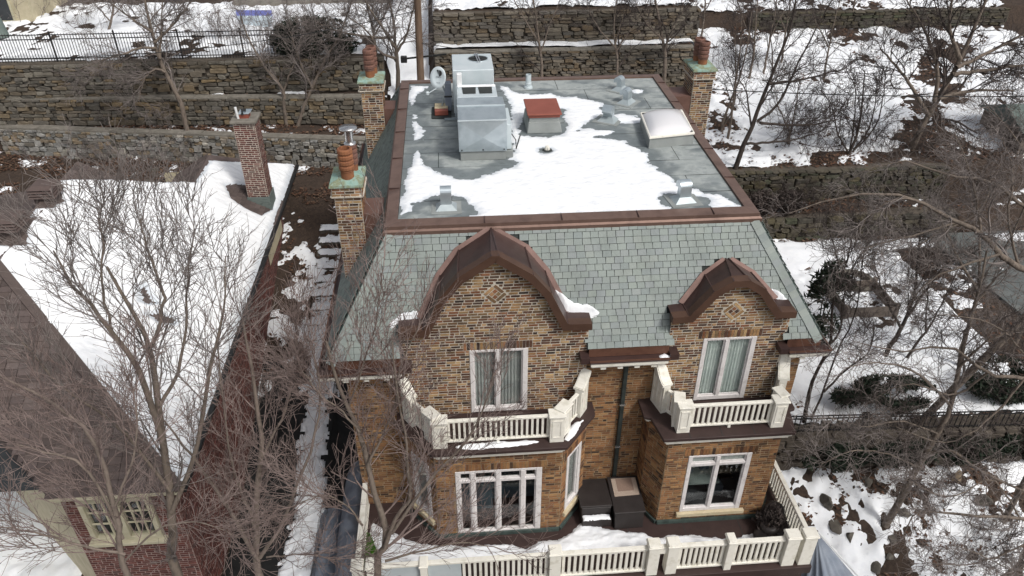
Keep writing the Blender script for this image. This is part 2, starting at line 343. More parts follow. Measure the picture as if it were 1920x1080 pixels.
# leaf litter: small curled leaves lying on earth and snow edges
def leaves(name, label, n, box, dens, seed):
    r = np.random.default_rng(seed); x = r.uniform(box[0], box[1], n); y = r.uniform(box[2], box[3], n)
    k = r.uniform(size=n) < dens(x, y)*(fbm(x*.9, y*.9, seed+3) > .45)*1.; x = x[k]; y = y[k]; n = len(x)
    z = ground_z(x, y)+r.uniform(.02, .10, n); a = r.uniform(0, 6.28, n); s = r.uniform(.025, .075, n)
    u = np.stack([np.cos(a)*s, np.sin(a)*s, r.uniform(-.4, .4, n)*s], -1); v = np.stack([-np.sin(a)*s, np.cos(a)*s, r.uniform(-.4, .4, n)*s], -1)*.7
    P = np.stack([x, y, z], -1); V = np.stack([P-u, P-v*.9, P+u, P+v], 1).reshape(-1, 3)
    return tag(meshobj(name, V, np.arange(n*4).reshape(n, 4), 'leaf'), label, 'leaves', kind='stuff')
leaves('leaf_litter', 'brown fallen leaves on the slope and rock garden right of the house', 110000, (9.5, 28, -6, 27), lambda x, y: np.where((y > 8.5) & (y < 11.5), 1, np.where(y < -.9, .45, np.where(y > 11, .45, .22))), 5)
leaves('leaf_litter', 'brown leaf litter along the feet of the left stone walls', 50000, (-20, -1.5, 5, 18), lambda x, y: np.where(y > 12, 1, .3), 6)

# ------------------------------------------------------------ stone retaining walls
STONE_ME = {}
def stone_meshes(mt):
    if mt in STONE_ME: return STONE_ME[mt]
    L = []
    for k in range(9):
        r = random.Random(k*7+len(mt)); V = []; F = []
        n = 8 if k % 3 else 6
        ring = []
        for i in range(n):
            a = 2*math.pi*i/n+(0 if n == 8 else .35); cx, cz = math.cos(a), math.sin(a); q = max(abs(cx), abs(cz))
            f = (1/q)*(r.uniform(.84, 1.0) if i % 2 else r.uniform(.92, 1.04)) if n == 8 else (1/q)*r.uniform(.86, 1.04)
            ring.append((max(-1, min(1, cx*f))*.5, max(-1, min(1, cz*f))*.5))
        for sc, yy in ((1, .5), (1, -.30), (.88, -.5)):
            for p in ring: V.append((p[0]*sc+(r.uniform(-.03, .03) if sc < 1 else 0), yy+(r.uniform(-.1, .1) if sc < 1 else 0), p[1]*sc))
        for j in range(2):
            for i in range(n): F.append((j*n+i, j*n+(i+1) % n, (j+1)*n+(i+1) % n, (j+1)*n+i))
        F.append(tuple(range(2*n, 3*n)))
        me = bpy.data.meshes.new('stone'); me.from_pydata(V, [], [f[::-1] for f in F]); me.materials.append(MATS[mt]); L.append(me)
    STONE_ME[mt] = L; return L
def stone_wall(label, A, B, ztopA, ztopB, h, mt, ch=(.12, .24), cl=(.22, .6), cap=None, seed=0, limit=290):
    """random rubble wall from A to B (plan), front face towards the right-hand normal (-y)"""
    A = Vector((*A, 0)); B = Vector((*B, 0)); L = (B-A).length; u = (B-A)/L; nrm = Vector((u.y, -u.x, 0))
    base = min(ztopA, ztopB)-h
    t = thing('retaining_wall', label, 'stone wall', (A.x, A.y, base))
    r = random.Random(seed); mb = MB(); zt = lambda s: ztopA+(ztopB-ztopA)*s/L
    q = [(A-nrm*.55), (B-nrm*.55), (B-nrm*.05), (A-nrm*.05)]
    mb.add([(*p.xy, base-.6) for p in q]+[(*p.xy, (ztopA if i in (0, 3) else ztopB)-.03) for i, p in enumerate(q)], BOXF).build('wall_core', 'wall_core', t)
    S_ = []
    v = 0
    while v < h-.04:
        c = min(r.uniform(*ch), h-v) if h-v > ch[0]*1.4 else h-v
        s = r.uniform(-.3, 0)
        while s < L:
            l = r.uniform(*cl)*(.7+c*2.2)
            if r.random() < .13 and h-v-c > .16: S_.append((max(s, 0), min(s+l*.75, L), v, v+c+.10))
            else: S_.append((max(s, 0), min(s+l, L), v, v+c*r.uniform(.92, 1.06)))
            s += l+r.uniform(.0, .015)
        v += c
    ms = stone_meshes(mt); S_ = [q for q in S_ if q[1]-q[0] > .06]
    order = sorted(range(len(S_)), key=lambda i: -(S_[i][1]-S_[i][0])*(S_[i][3]-S_[i][2]))
    big = set(order[:limit]); V = []; F = []
    for i, (s0, s1, v0, v1) in enumerate(S_):
        s = (s0+s1)/2; drop = zt(s)-h
        c = A+u*s+nrm*(r.uniform(-.04, .03)); c.z = drop+(v0+v1)/2
        me = r.choice(ms); dep = r.uniform(.16, .24)
        ex = u*(s1-s0-.004); ey = -nrm*dep; ez = Vector((0, 0, v1-v0-.004))
        M4 = mat4(c, ex, ey, ez)
        if i in big: piece('stone', me, t, M4)
        else:
            n = len(V); V += [M4 @ w.co for w in me.vertices]; F += [tuple(k+n for k in p.vertices) for p in me.polygons]
    if V: tag(meshobj('small_stones', V, F, mt, t), kind='stuff')
    if cap:
        s = 0
        while s < L-.05:
            l = min(r.uniform(.7, 1.5), L-s); a = A+u*(s+.008)+nrm*.06; b = A+u*(s+l-.008)+nrm*.06
            a2 = a-nrm*.42; b2 = b-nrm*.42; za = zt(s)-.01+r.uniform(-.01, .015); zb = zt(s+l)-.01+r.uniform(-.01, .015)
            MB().add([(a.x, a.y, za), (b.x, b.y, zb), (b2.x, b2.y, zb), (a2.x, a2.y, za), (a.x, a.y, za+cap), (b.x, b.y, zb+cap), (b2.x, b2.y, zb+cap), (a2.x, a2.y, za+cap)], BOXF).build('coping', 'stone_coping', t)
            s += l
    return t
def wy(fn, x0, x1): return (x0, fn(x0)), (x1, fn(x1))
stone_wall('lowest pale rubble wall with concrete coping behind the snowy neighbour roof', *wy(YW1, -18, -1.7), 2.85, 2.80, 1.3, 'stone_pale', (.11, .26), (.14, .42), .08, 1)
stone_wall('middle mossy rubble wall on the left terraces, below the tree with forked trunk', *wy(YW2, -19, -1.6), 4.0, 4.0, 1.15, 'stone', (.10, .24), (.16, .6), .06, 2)
stone_wall('highest grey rubble wall on the left, directly under the black iron fence', *wy(YW3, -20, -1.5), 5.46, 5.46, 1.42, 'stone', (.10, .22), (.2, .7), None, 3)
stone_wall('lower coursed brown stone wall right behind the flat roof', (.66, 18.0), (12.0, 18.0), 5.5, 5.5, 2.0, 'stone_brown', (.1, .18), (.25, .6), .05, 4)
stone_wall('upper coursed brown stone wall at the top behind the flat roof', (.66, 19.05), (12.4, 19.05), 6.9, 6.9, 1.45, 'stone_brown', (.11, .2), (.3, .75), None, 5)
stone_wall('dark low wall between the yard and the leaf strip, right of the slate roof', (9.4, 9.0), (20, 9.0), 1.9, 1.9, .95, 'stone_dark', (.12, .2), (.25, .6), None, 6, 150)
stone_wall('mossy dry stone wall at the foot of the snowy slope, right of the flat roof', (9.4, 10.3), (20, 10.3), 3.2, 3.15, 1.35, 'stone_dark', (.1, .18), (.25, .6), None, 7, 200)
stone_wall('long dark stone wall crossing the top of the snowy slope', (16.5, 23.4), (30, 23.4), 5.5, 5.5, .8, 'stone_dark', (.12, .2), (.3, .8), None, 8, 90)
stone_wall('short stone wall under the small iron fence at the lower right', (9.4, -.95), (22, -1.35), 1.02, 1.02, 1.25, 'wall_core', (.14, .24), (.3, .6), None, 9, 90)

# ------------------------------------------------------------ brickwork
BRICK_ME = {}
def brick_me(mt):
    if mt not in BRICK_ME: BRICK_ME[mt] = [unit_box_mesh('brick', mt, .03, i) for i in range(6)]
    return BRICK_ME[mt]
CH, BL, JT = .072, .215, .024
class Bricker:
    def __init__(s, owner): s.owner = owner; s.items = []
    def wall(s, org, u, nrm, z0, z1, spans, mt, mortar, extra=(), seed=0, prio=0, part=None, mname='wall', bl=BL, ch=CH, jt=JT):
        """spans(v)->[(u0,u1),..] at height v above org; bricks proud of a mortar backing"""
        r = random.Random(seed); org = Vector(org); u = Vector(u).normalized(); nrm = Vector(nrm).normalized(); V = []; F = []
        n = int(round((z1-z0)/ch)); P = lambda a, v, d: org+u*a+Vector((0, 0, v))+nrm*d
        for k in range(n):
            v0 = z0+k*ch; v1 = v0+ch; vm = (v0+v1)/2
            for (a, b) in spans(vm):
                if b-a < .02: continue
                m = len(V); V += [P(a, v0, 0), P(b, v0, 0), P(b, v1, 0), P(a, v1, 0)]; F.append((m, m+1, m+2, m+3))
                x = a-(r.uniform(0, .04)+(k % 2)*bl*.5)
                while x < b:
                    l = bl if r.random() > .28 else bl*.5
                    x0 = max(x, a)+jt/2; x1 = min(x+l, b)-jt/2
                    if x1-x0 > .025:
                        d = .008+r.uniform(-.004, .004)
                        s.items.append((prio, (x1-x0)*ch, mt, mat4(P((x0+x1)/2, vm+r.uniform(-.002, .002), d-.03), u*(x1-x0), -nrm*.06, Vector((0, 0, ch-jt)))))
                    x += l
        for (c, w, h, ang) in extra:     # single bricks: centre (u,v), size, angle in the wall plane
            du = u*math.cos(ang)+Vector((0, 0, 1))*math.sin(ang); dv = -u*math.sin(ang)+Vector((0, 0, 1))*math.cos(ang)
            s.items.append((prio, w*h, mt, mat4(P(c[0], c[1], .010-.03), du*w, -nrm*.06, dv*h)))
        return meshobj(mname, V, F, mortar, part or s.owner)
    def finish(s, limit=290):
        it = sorted(s.items, key=lambda q: (-q[0], -q[1]))
        for i, q in enumerate(it[:limit]): piece('brick', brick_me(q[2])[i % 6], s.owner, q[3])
        by_m = {}
        for i, q in enumerate(it[limit:]): by_m.setdefault(q[2], []).append((i, q[3]))
        for mt, L in by_m.items():
            V = []; F = []
            for i, M4 in L:
                n = len(V); V += [M4 @ w.co for w in brick_me(mt)[i % 6].vertices]; F += [tuple(k+n for k in f) for f in BOXF if f != (2, 3, 7, 6)]
            tag(meshobj('brickwork', V, F, mt, s.owner), kind='stuff')
def cut(spans, a, b):
    out = []
    for p, q in spans:
        if b <= p or a >= q: out.append((p, q))
        else:
            if a > p: out.append((p, a))
            if b < q: out.append((b, q))
    return out
def soldiers(u0, u1, v0, h, w=.072):
    n = int((u1-u0)/w); w = (u1-u0)/n
    return [((u0+(i+.5)*w, v0+h/2), w-.012, h-.014, 0) for i in range(n)]

# ------------------------------------------------------------ the brick house
H = thing('brick_house', 'tan brick mansion with grey slate mansard, copper dormers and flat snowy roof', 'house', (3.94, 3., -3.2))
BR = Bricker(H)
ZR, ZB, XL, XR, YM = 7.35, 3.05, -1.35, 9.23, -1.43       # roof deck, balcony slab, side walls, main front wall
def ins(half): return half
# --- left dormer front
DL = dict(c=2.03, prof=[(2.09, 5.61), (1.555, 5.63), (1.17, 6.46), (.78, 6.94), (.075, 7.43)])
DR = dict(c=7.28, prof=[(1.39, 5.67), (1.03, 5.69), (.57, 6.31), (.18, 6.56)])
def halfwidth(D, z):
    p = D['prof']
    if z < p[0][1]-.1: return p[0][0]-.03
    for (a, za), (b_, zb) in zip(p[1:], p[2:]):
        if z <= zb: return a+(b_-a)*max(0, (z-za))/(zb-za)-.03
    return -1
YD = -1.6
def dormer_wall(D, wx0, wx1, wz0, wz1, seed, prio, dia):
    c = D['c']
    def spans(v):
        w = halfwidth(D, v+.12)
        if w <= 0: return []
        s = [(c-w, c+w)]
        if wz0 < v < wz1: s = cut(s, wx0, wx1)
        if wz1 <= v < wz1+.22: s = cut(s, wx0-.13, wx1+.10)
        t = .29-abs(v-dia[1])
        if t > 0: s = cut(s, dia[0]-t, dia[0]+t)
        return s
    ex = soldiers(wx0-.13, wx1+.10, wz1+.005, .21)
    q = math.pi/4
    for a in (q, q+math.pi/2, q+math.pi, q+1.5*math.pi):
        ex.append(((dia[0]+.145*math.cos(a)-.035*math.sin(a), dia[1]+.145*math.sin(a)+.035*math.cos(a)), .062, .25, a))
    for i in (-1, 1):
        for j in (-1, 1):
            ex.append(((dia[0]+(i*.05*math.cos(q)-j*.05*math.sin(q)), dia[1]+(i*.05*math.sin(q)+j*.05*math.cos(q))), .078, .078, q))
    w = BR.wall((0, YD, 0), (1, 0, 0), (0, -1, 0), ZB, 7.4, spans, 'brick', 'mortar_pale', ex, seed, prio)
    # mortar behind lintel and diamond
    MB().add([(wx0-.14, YD+.001, wz1), (wx1+.11, YD+.001, wz1), (wx1+.11, YD+.001, wz1+.225), (wx0-.14, YD+.001, wz1+.225)], [(0, 1, 2, 3)]).build('lintel_bed', 'mortar_pale', H)
    MB().add(
        [(dia[0]-.31, YD+.001, dia[1]), (dia[0], YD+.001, dia[1]-.31), (dia[0]+.31, YD+.001, dia[1]), (dia[0], YD+.001, dia[1]+.31)], [(0, 1, 2, 3)]).build('ornament_bed', 'mortar_pale', H)
dormer_wall(DL, 1.445, 2.745, ZB, 4.92, 1, 3, (2.03, 6.40))
dormer_wall(DR, 6.73, 7.965, ZB, 4.93, 2, 2, (7.30, 5.66))
# --- hoods
def slope_y(z): return -.27-(7.23-z)*1.42/2.36
def hood(D, backw, zback, label):
    c = D['c']; p = D['prof']; prof = [(-x, z) for x, z in p]+[(x, z) for x, z in p[::-1]]
    yf = -1.76; n = len(prof); mb = MB(); V = []
    bw = [(-x, z) for x, z in backw]+[(x, z) for x, z in backw[::-1]]
    front = [(c+x, yf, z) for x, z in prof]; back = [(c+x, slope_y(z)+.06, z) for x, z in bw]
    F = [(i, i+1, n+i+1, n+i) for i in range(n-1)]
    h = mb.add(front+back, F).build('dormer_hood', 'copper_brown', H); tag(h, label)
    # fascia: band of real depth under the front edge
    def off(i, d):
        q = []
        x, z = prof[i]
        if i in (0, 1, n-2, n-1): return (x, z-d)
        k = math.atan2(prof[min(i+1, n-1)][1]-prof[i-1][1], prof[min(i+1, n-1)][0]-prof[i-1][0]); nx, nz = -math.sin(k), math.cos(k)
        return (x-nx*d*1.05, z-nz*d*1.05)
    A = []; B_ = []
    for i in range(n):
        x, z = off(i, .155); A.append((c+x, z)); B_.append((c+prof[i][0], prof[i][1]))
    # mend the inner feet
    x1 = prof[1][0]; A[1] = (c+x1+.10, prof[1][1]-.155); A[n-2] = (c-x1-.10, prof[1][1]-.155)
    V = []; F = []
    for i in range(n):
        V += [(B_[i][0], yf-.015, B_[i][1]+.012), (A[i][0], yf-.015, A[i][1]), (A[i][0], YD+.05, A[i][1]), (B_[i][0], YD+.05, B_[i][1]+.012)]
    for i in range(n-1):
        for k in range(4): F.append((i*4+k, i*4+(k+1) % 4, (i+1)*4+(k+1) % 4, (i+1)*4+k))
    F += [(0, 1, 2, 3), tuple(4*(n-1)+k for k in (3, 2, 1, 0))]
    MB().add(V, F).build('fascia', 'copper_orange_brown', h)
    # standing seams at the fold lines
    for i in range(1, n-1):
        a = Vector(front[i]); b_ = Vector(back[i])
        if (a-b_).length > .2: MB().beam(a+Vector((0, 0, .008)), b_+Vector((0, 0, .008)), .025, .022).build('seam', 'copper_brown', h)
    # bright flashing strips laid on the slates beside the hood
    for sgn in (-1, 1):
        pts = [(sgn*x, z) for x, z in backw[1:]]
        V = []; F = []
        for x, z in pts:
            for dx, dz in ((-.02*sgn, -.02), (.095*sgn, .05)):
                zz = z+dz; V.append((c+x+dx, slope_y(zz)-.085, zz))
        for i in range(len(pts)-1): F.append((2*i, 2*i+1, 2*i+3, 2*i+2))
        o = MB().add(V, F).build('flashing', 'copper_pink', h); md = o.modifiers.new('t', 'SOLIDIFY'); md.thickness = .012
    # side cheeks
    for sgn in (-1, 1):
        x = c+sgn*(p[0][0]-.05); zt = p[0][1]-.1
        MB().add([(x, YD+.02, 4.6), (x, YD+.02, zt), (x, slope_y(zt)+.05, zt), (x, slope_y(4.9)+.05, 4.6)], [(0, 1, 2, 3)]).build('cheek', 'copper_brown', h)
    return h
hood(DL, [(2.09, 5.61), (1.60, 5.63), (1.15, 6.42), (.72, 6.88), (.0, 7.25)], 7.25, 'large bell shaped brown copper hood over the left gable')
hood(DR, [(1.39, 5.67), (1.05, 5.69), (.52, 6.22), (.02, 6.50)], 6.5, 'small rounded brown copper hood over the right gable')
# --- main wall, left pier and recess
MZ1 = 4.60
for (a_, b_) in ((XL, .2), (3.9, 5.75), (8.5, XR)): BR.wall((0, YM, 0), (1, 0, 0), (0, -1, 0), -.15, MZ1, lambda v: [(a_, b_)], 'brick_amber', 'mortar_brown', (), 5, 1)
BR.wall((XL, YM, 0), (0, 1, 0), (-1, 0, 0), -.15, MZ1, lambda v: [(0, 12.1)], 'brick_amber', 'mortar_brown', (), 6, 0, bl=.23)
BR.wall((XR, YM, 0), (0, 1, 0), (1, 0, 0), -.15, MZ1, lambda v: [(0, 12.1)], 'brick_amber', 'mortar_brown', (), 6, 0, bl=.23)
MB().box(XL+.02, XR-.02, YM+.05, 10.65, -3.2, -.0).box(XL+.02, XR-.02, -1.2, 10.65, 0, .04).build('basement', 'mortar_brown', H)
MB().add([(XL, 10.65, -.2), (XR, 10.65, -.2), (XR, 10.65, 4.7), (XL, 10.65, 4.7)], [(3, 2, 1, 0)]).build('rear_wall', 'mortar_brown', H)
# --- flat roof base and copper kerb
MB().box(-.24, 8.02, -.27, 9.13, 7.20, ZR-.012).build('roof_deck', 'tar', H)
def kerb(name, pts_out, pts_in, zo, zi, mt='copper_edge'):
    V = []; n = len(pts_out)
    for (a, b_) in zip(pts_out, pts_in): V += [(*a, 7.10), (*a, zo), (*b_, zi), (*b_, ZR-.02)]
    F = []
    for i in range(n):
        j = (i+1) % n
        for k in range(3): F.append((4*i+k, 4*j+k, 4*j+k+1, 4*i+k+1))
    return MB().add(V, F).build(name, mt, H)
o4 = lambda d: [(-.24-d, -.27-d), (8.02+d, -.27-d), (8.02+d, 9.13+d), (-.24-d, 9.13+d)]
i4 = [(0, 0), (7.78, 0), (7.78, 8.87), (0, 8.87)]
kb = kerb('copper_kerb', o4(.02), i4, 7.375, 7.40)
# lower copper strip with a step
V = []; 
for a, b_ in zip(o4(.03), o4(.075)): V += [(*a, 7.30), (*b_, 7.265), (*b_, 7.17)]
MB().add(V, [(3*i+k, 3*((i+1) % 4)+k, 3*((i+1) % 4)+k+1, 3*i+k+1) for i in range(4) for k in range(2)]).build('drip_strip', 'copper_edge', kb)
for x in (1.9, 3.6, 5.3, 7.0): MB().box(x-.006, x+.006, -.285, -.005, 7.378, 7.412).build('seam', 'copper_brown', kb)
for y in (1.5, 3.2, 4.9, 6.6, 8.3):
    for xa, xb in ((-.255, -.005), (7.785, 8.035)): MB().box(xa, xb, y-.006, y+.006, 7.378, 7.412).build('seam', 'copper_brown', kb)
# --- mansard slates
mans = MB()
a4 = [(-.24, -.27), (8.02, -.27), (8.02, 9.13), (-.24, 9.13)]; b4 = [(-1.66, -1.69), (9.44, -1.69), (9.44, 10.55), (-1.66, 10.55)]
V = [(*p, 7.23) for p in a4]+[(*p, 4.87) for p in b4]
mans.add(V, [(4+i, 4+(i+1) % 4, (i+1) % 4, i) for i in range(1, 4)]).build('mansard_sheathing', 'tar', H)
V = []; F = []
for k in range(24):       # front slope, left open where the dormers stand
    za = 4.87+2.36*k/24; zb_ = za+2.36/24; zm = (za+zb_)/2; sp = [(-.24-(7.23-zm)*.6017, 8.02+(7.23-zm)*.6017)]
    for D in (DL, DR):
        w = D['prof'][0][0]-.07 if zm < D['prof'][0][1] else halfwidth(D, zm)-.15
        if w > 0: sp = cut(sp, D['c']-w, D['c']+w)
    for a, b_ in sp: n = len(V); V += [(a, slope_y(za), za), (b_, slope_y(za), za), (b_, slope_y(zb_), zb_), (a, slope_y(zb_), zb_)]; F.append((n, n+1, n+2, n+3))
meshobj('mansard_sheathing', V, F, 'tar', H)
SL_ME = [unit_box_mesh('slate', 'slate', .02, 40+i) for i in range(6)]
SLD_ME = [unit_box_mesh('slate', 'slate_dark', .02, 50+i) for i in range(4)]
slates = []
def slate_face(p_top0, p_top1, p_bot0, p_bot1, rows, w, mt, skip, prio):
    t0, t1, b0, b1 = map(Vector, (p_top0, p_top1, p_bot0, p_bot1)); u = (t1-t0).normalized()
    nrm = (b0-t0).cross(u).normalized()
    if nrm.z < 0: nrm = -nrm
    dn = -(u.cross(nrm)).normalized()
    if dn.z > 0: dn = -dn
    exps = abs((b0-t0).dot(dn))/rows
    for k in range(rows):
        f = (k+.5)/rows; L0 = t0.lerp(b0, f); L1 = t1.lerp(b1, f); a0 = (L0-t0).dot(u)+.21; a1 = (L1-t0).dot(u)-.21
        x = a0-(w*.5 if k % 2 else 0)-random.uniform(0, .03)
        while x < a1:
            ww = w*random.choice((1, 1, 1, .97, 1.04, .9)); x0 = max(x, a0); x1 = min(x+ww, a1); x += ww
            if x1-x0 < .03: continue
            xm = (x0+x1)/2; c = t0+u*xm+dn*((k+.45)*exps)+nrm*.018
            if skip(c): continue
            tilt = .075+random.uniform(-.008, .010)
            d2 = (dn*math.cos(tilt)+nrm*math.sin(tilt)); n2 = (nrm*math.cos(tilt)-dn*math.sin(tilt))
            rot = random.uniform(-.008, .008); u2 = u*math.cos(rot)+d2*math.sin(rot); d3 = d2*math.cos(rot)-u*math.sin(rot)
            c = c+nrm*random.uniform(-.002, .003)
            slates.append((prio, mt, mat4(c, u2*(x1-x0-.010), n2*.014, -d3*(exps-.008))))
    # hip slates: one narrow row up each end
    for (T, B, s) in ((t0, b0, 1), (t1, b1, -1)):
        e = (B-T); n = rows; ln = e.length/n; ed = e.normalized(); side = nrm.cross(ed).normalized()
        if side.dot(u)*s < 0: side = -side
        for k in range(n):
            c = T+ed*((k+.5)*ln)+side*.105+nrm*.04
            if skip(c): continue
            d2 = (ed+nrm*.09).normalized(); n2 = side.cross(d2).normalized()
            if n2.z < 0: n2 = -n2
            slates.append((prio, mt, mat4(c, side*.20, n2*.014, -d2*(ln+.02))))
def in_dormer(c):
    for D in (DL, DR):
        x = abs(c.x-D['c']); p = D['prof']
        if c.z < p[0][1]-.02:
            if x < p[0][0]-.06: return True
        elif x < halfwidth(D, c.z)-.02: return True
    return False
slate_face((-.24, -.29, 7.23), (8.02, -.29, 7.23), (-1.66, -1.71, 4.87), (9.44, -1.71, 4.87), 19, .198, 'slate', in_dormer, 2)
def on_chim(c): return False
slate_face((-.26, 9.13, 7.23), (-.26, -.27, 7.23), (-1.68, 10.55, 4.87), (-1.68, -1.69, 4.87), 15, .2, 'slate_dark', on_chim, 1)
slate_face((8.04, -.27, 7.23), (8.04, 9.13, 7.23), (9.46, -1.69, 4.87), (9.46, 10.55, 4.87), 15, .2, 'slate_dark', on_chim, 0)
slates.sort(key=lambda q: (-q[0], random.random()))
front = [q for q in slates if q[0] == 2]; front.sort(key=lambda q: (q[2].translation.x < .3, q[2].translation.z < 5.2))
rest = {}
for i, q in enumerate(front+[s for s in slates if s[0] < 2]):
    me = (SL_ME if q[1] == 'slate' else SLD_ME)
    if i < 295: piece('slate', me[i % len(me)], H, q[2])
    else: rest.setdefault(q[1], []).append(q[2])
for mt, L in rest.items():
    V = []; F = []
    for M4 in L: n = len(V); V += [M4 @ w.co for w in SL_ME[len(V) % 6].vertices]; F += [tuple(k+n for k in f) for f in BOXF]
    tag(meshobj('slating', V, F, mt, H), kind='stuff')
for sx in (0, 1):   # dark hip seam lines
    T = Vector((-.24, -.29, 7.25)) if not sx else Vector((8.02, -.29, 7.25)); B = Vector((-1.66, -1.71, 4.89)) if not sx else Vector((9.44, -1.71, 4.89))
    MB().beam(T, B, .03, .03).build('hip_flashing', 'verdigris_dark', H)
# --- gutter shelf, cornice and brackets along the eaves (broken by the dormers)
def eave_run(x0, x1, r0, r1, seed):
    g = MB(); yw, yo = -1.70, -1.93
    # upright copper apron under the slates, then the shelf with a rolled lip
    g.add([(x0, yw-.02, 4.88), (x1, yw-.02, 4.88), (x1, yw-.03, 4.665), (x0, yw-.03, 4.665)], [(3, 2, 1, 0)])
    a = g.build('gutter_apron', 'copper_orange', H)
    X0 = x0-(.19 if r0 else 0); X1 = x1+(.19 if r1 else 0)
    sh = MB().box(X0, X1, yo, yw+.25, 4.60, 4.655).build('gutter_shelf', 'copper_brown', H, bevel=.012)
    MB().beam((X0, yo+.012, 4.668), (X1, yo+.012, 4.668), .03, .03).build('gutter_lip', 'copper_orange', sh)
    co = MB().box(X0+.03, X1-.03, yo+.03, YM, 4.50, 4.598).box(X0+.06, X1-.06, yo+.075, YM, 4.44, 4.499).build('cornice', 'cream', H, bevel=.008)
    n = max(1, int((x1-x0)/.42))
    for i in range(n):
        x = x0+.14+(x1-x0-.28)*(i+.5)/n
        MB().box(x-.06, x+.06, yo+.09, YM, 4.375, 4.438).build('bracket', 'cream', co)
eave_run(-1.66, DL['c']-2.06, 1, 0, 1); eave_run(DL['c']+2.07, DR['c']-1.36, 0, 0, 2); eave_run(DR['c']+1.37, 9.44, 0, 1, 3)
for x0, x1, s in ((-1.66, -1.68, -1), (9.44, 9.46, 1)):     # side eaves
    o1 = x0+s*.02; MB().box(min(o1-.2*s, x0+s*.22), max(o1-.2*s, x0+s*.22), -1.69, 10.6, 4.60, 4.655).build('gutter_shelf', 'copper_brown', H)
    MB().box(min(x0-s*.3, x0+s*.19), max(x0-s*.3, x0+s*.19), -1.69, 10.6, 4.46, 4.598).build('cornice', 'cream', H)
    MB().beam((x0+s*.205, -1.9, 4.668), (x0+s*.205, 10.6, 4.668), .03, .03).build('gutter_lip', 'copper_orange', H)
# gutter ends turned up against the dormer flanks
for x, s in ((DL['c']-2.06, 1), (DL['c']+2.07, -1), (DR['c']-1.36, 1), (DR['c']+1.37, -1)):
    MB().box(min(x, x+s*.2), max(x, x+s*.2), -1.90, -1.60, 4.60, 4.75).build('gutter_end', 'copper_brown', H)
# --- downpipe
dp = MB(); dp.box(5.0, 5.1, -1.53, -1.44, .3, 4.40).build('downpipe', 'pipe_dark', H, bevel=.01)
for z in (1.55, 2.95): MB().box(4.985, 5.115, -1.545, -1.44, z, z+.04).build('pipe_strap', 'steel', H)

# --- windows
def window(x0, x1, z0, z1, y, fr, mull, transom, panes_mt, label, curtain=None, deep=.10, u=(1, 0), casing=.0):
    """frame in plane y (u,v wall frame when slanted); glass panes and what hangs behind"""
    ux = Vector((u[0], u[1], 0)); nr = Vector((u[1], -u[0], 0)); org = Vector((0, 0, 0)) if isinstance(y, (int, float)) else Vector(y)
    yy = y if isinstance(y, (int, float)) else 0
    def P(a, d, z): 
        return (Vector((a, yy, z))+nr*d) if isinstance(y, (int, float)) else (org+ux*a+nr*d+Vector((0, 0, z)))
    def bx(mb, a0, a1, d0, d1, zz0, zz1):
        mb.add([P(a0, d0, zz0), P(a1, d0, zz0), P(a1, d1, zz0), P(a0, d1, zz0), P(a0, d0, zz1), P(a1, d0, zz1), P(a1, d1, zz1), P(a0, d1, zz1)], [f[::-1] for f in BOXF])
    m = MB(); d0, d1 = -deep, .02
    bx(m, x0, x0+fr, d0, d1, z0, z1); bx(m, x1-fr*1.35, x1, d0, d1, z0, z1)
    bx(m, x0+fr, x1-fr*1.35, d0, d1-.006, z0, z0+fr*1.3); bx(m, x0+fr, x1-fr*1.35, d0, d1-.006, z1-fr*.7, z1)
    xsx = [x0+fr]+list(mull)+[x1-fr*1.35]
    for q in mull: bx(m, q-fr*.5, q+fr*.5, d0, d1-.003, z0+fr*1.3, z1-fr*.7)
    if transom: bx(m, x0+fr, x1-fr*1.35, d0, d1-.012, transom-.04, transom+.04)
    w = m.build('window', 'white_frame', H, bevel=.006); tag(w, label)
    rows = [(z0+fr*1.3, transom-.04), (transom+.04, z1-fr*.7)] if transom else [(z0+fr*1.3, z1-fr*.7)]
    for i in range(len(xsx)-1):
        a0 = xsx[i]+(fr*.5 if i else 0); a1 = xsx[i+1]-(fr*.5 if i < len(xsx)-2 else 0)
        for (r0, r1) in rows:
            q = MB(); bx(q, a0-.005, a1+.005, -.052, -.044, r0-.005, r1+.005); q.build('pane', panes_mt, w)
            sash = MB(); t = .028
            bx(sash, a0, a0+t, -.06, -.02, r0, r1); bx(sash, a1-t, a1, -.06, -.02, r0, r1); bx(sash, a0+t, a1-t, -.06, -.02, r0, r0+t); bx(sash, a0+t, a1-t, -.06, -.02, r1-t, r1)
            sash.build('sash', 'white_frame', w)
    if curtain:
        n = 90; V = []; F = []
        for i in range(n+1):
            a = x0+.02+(x1-x0-.04)*i/n; d = -.13+.020*math.sin(i*1.15)+.012*math.sin(i*2.7+1)
            V += [P(a, d, z0+.03), P(a, d, z1)]
        for i in range(n): F.append((2*i, 2*i+1, 2*i+3, 2*i+2))
        MB().add(V, F).build('curtain', curtain, w, smooth=True)
    return w, P, bx
window(1.445, 2.745, 3.08, 4.92, YD, .085, [2.06], None, 'glass', 'paired casement window with grey green drapes under the left gable', 'curtain')
window(6.73, 7.965, 3.08, 4.93, YD, .085, [7.29], None, 'glass', 'paired casement window with pale green curtain under the right gable', 'curtain_pale')
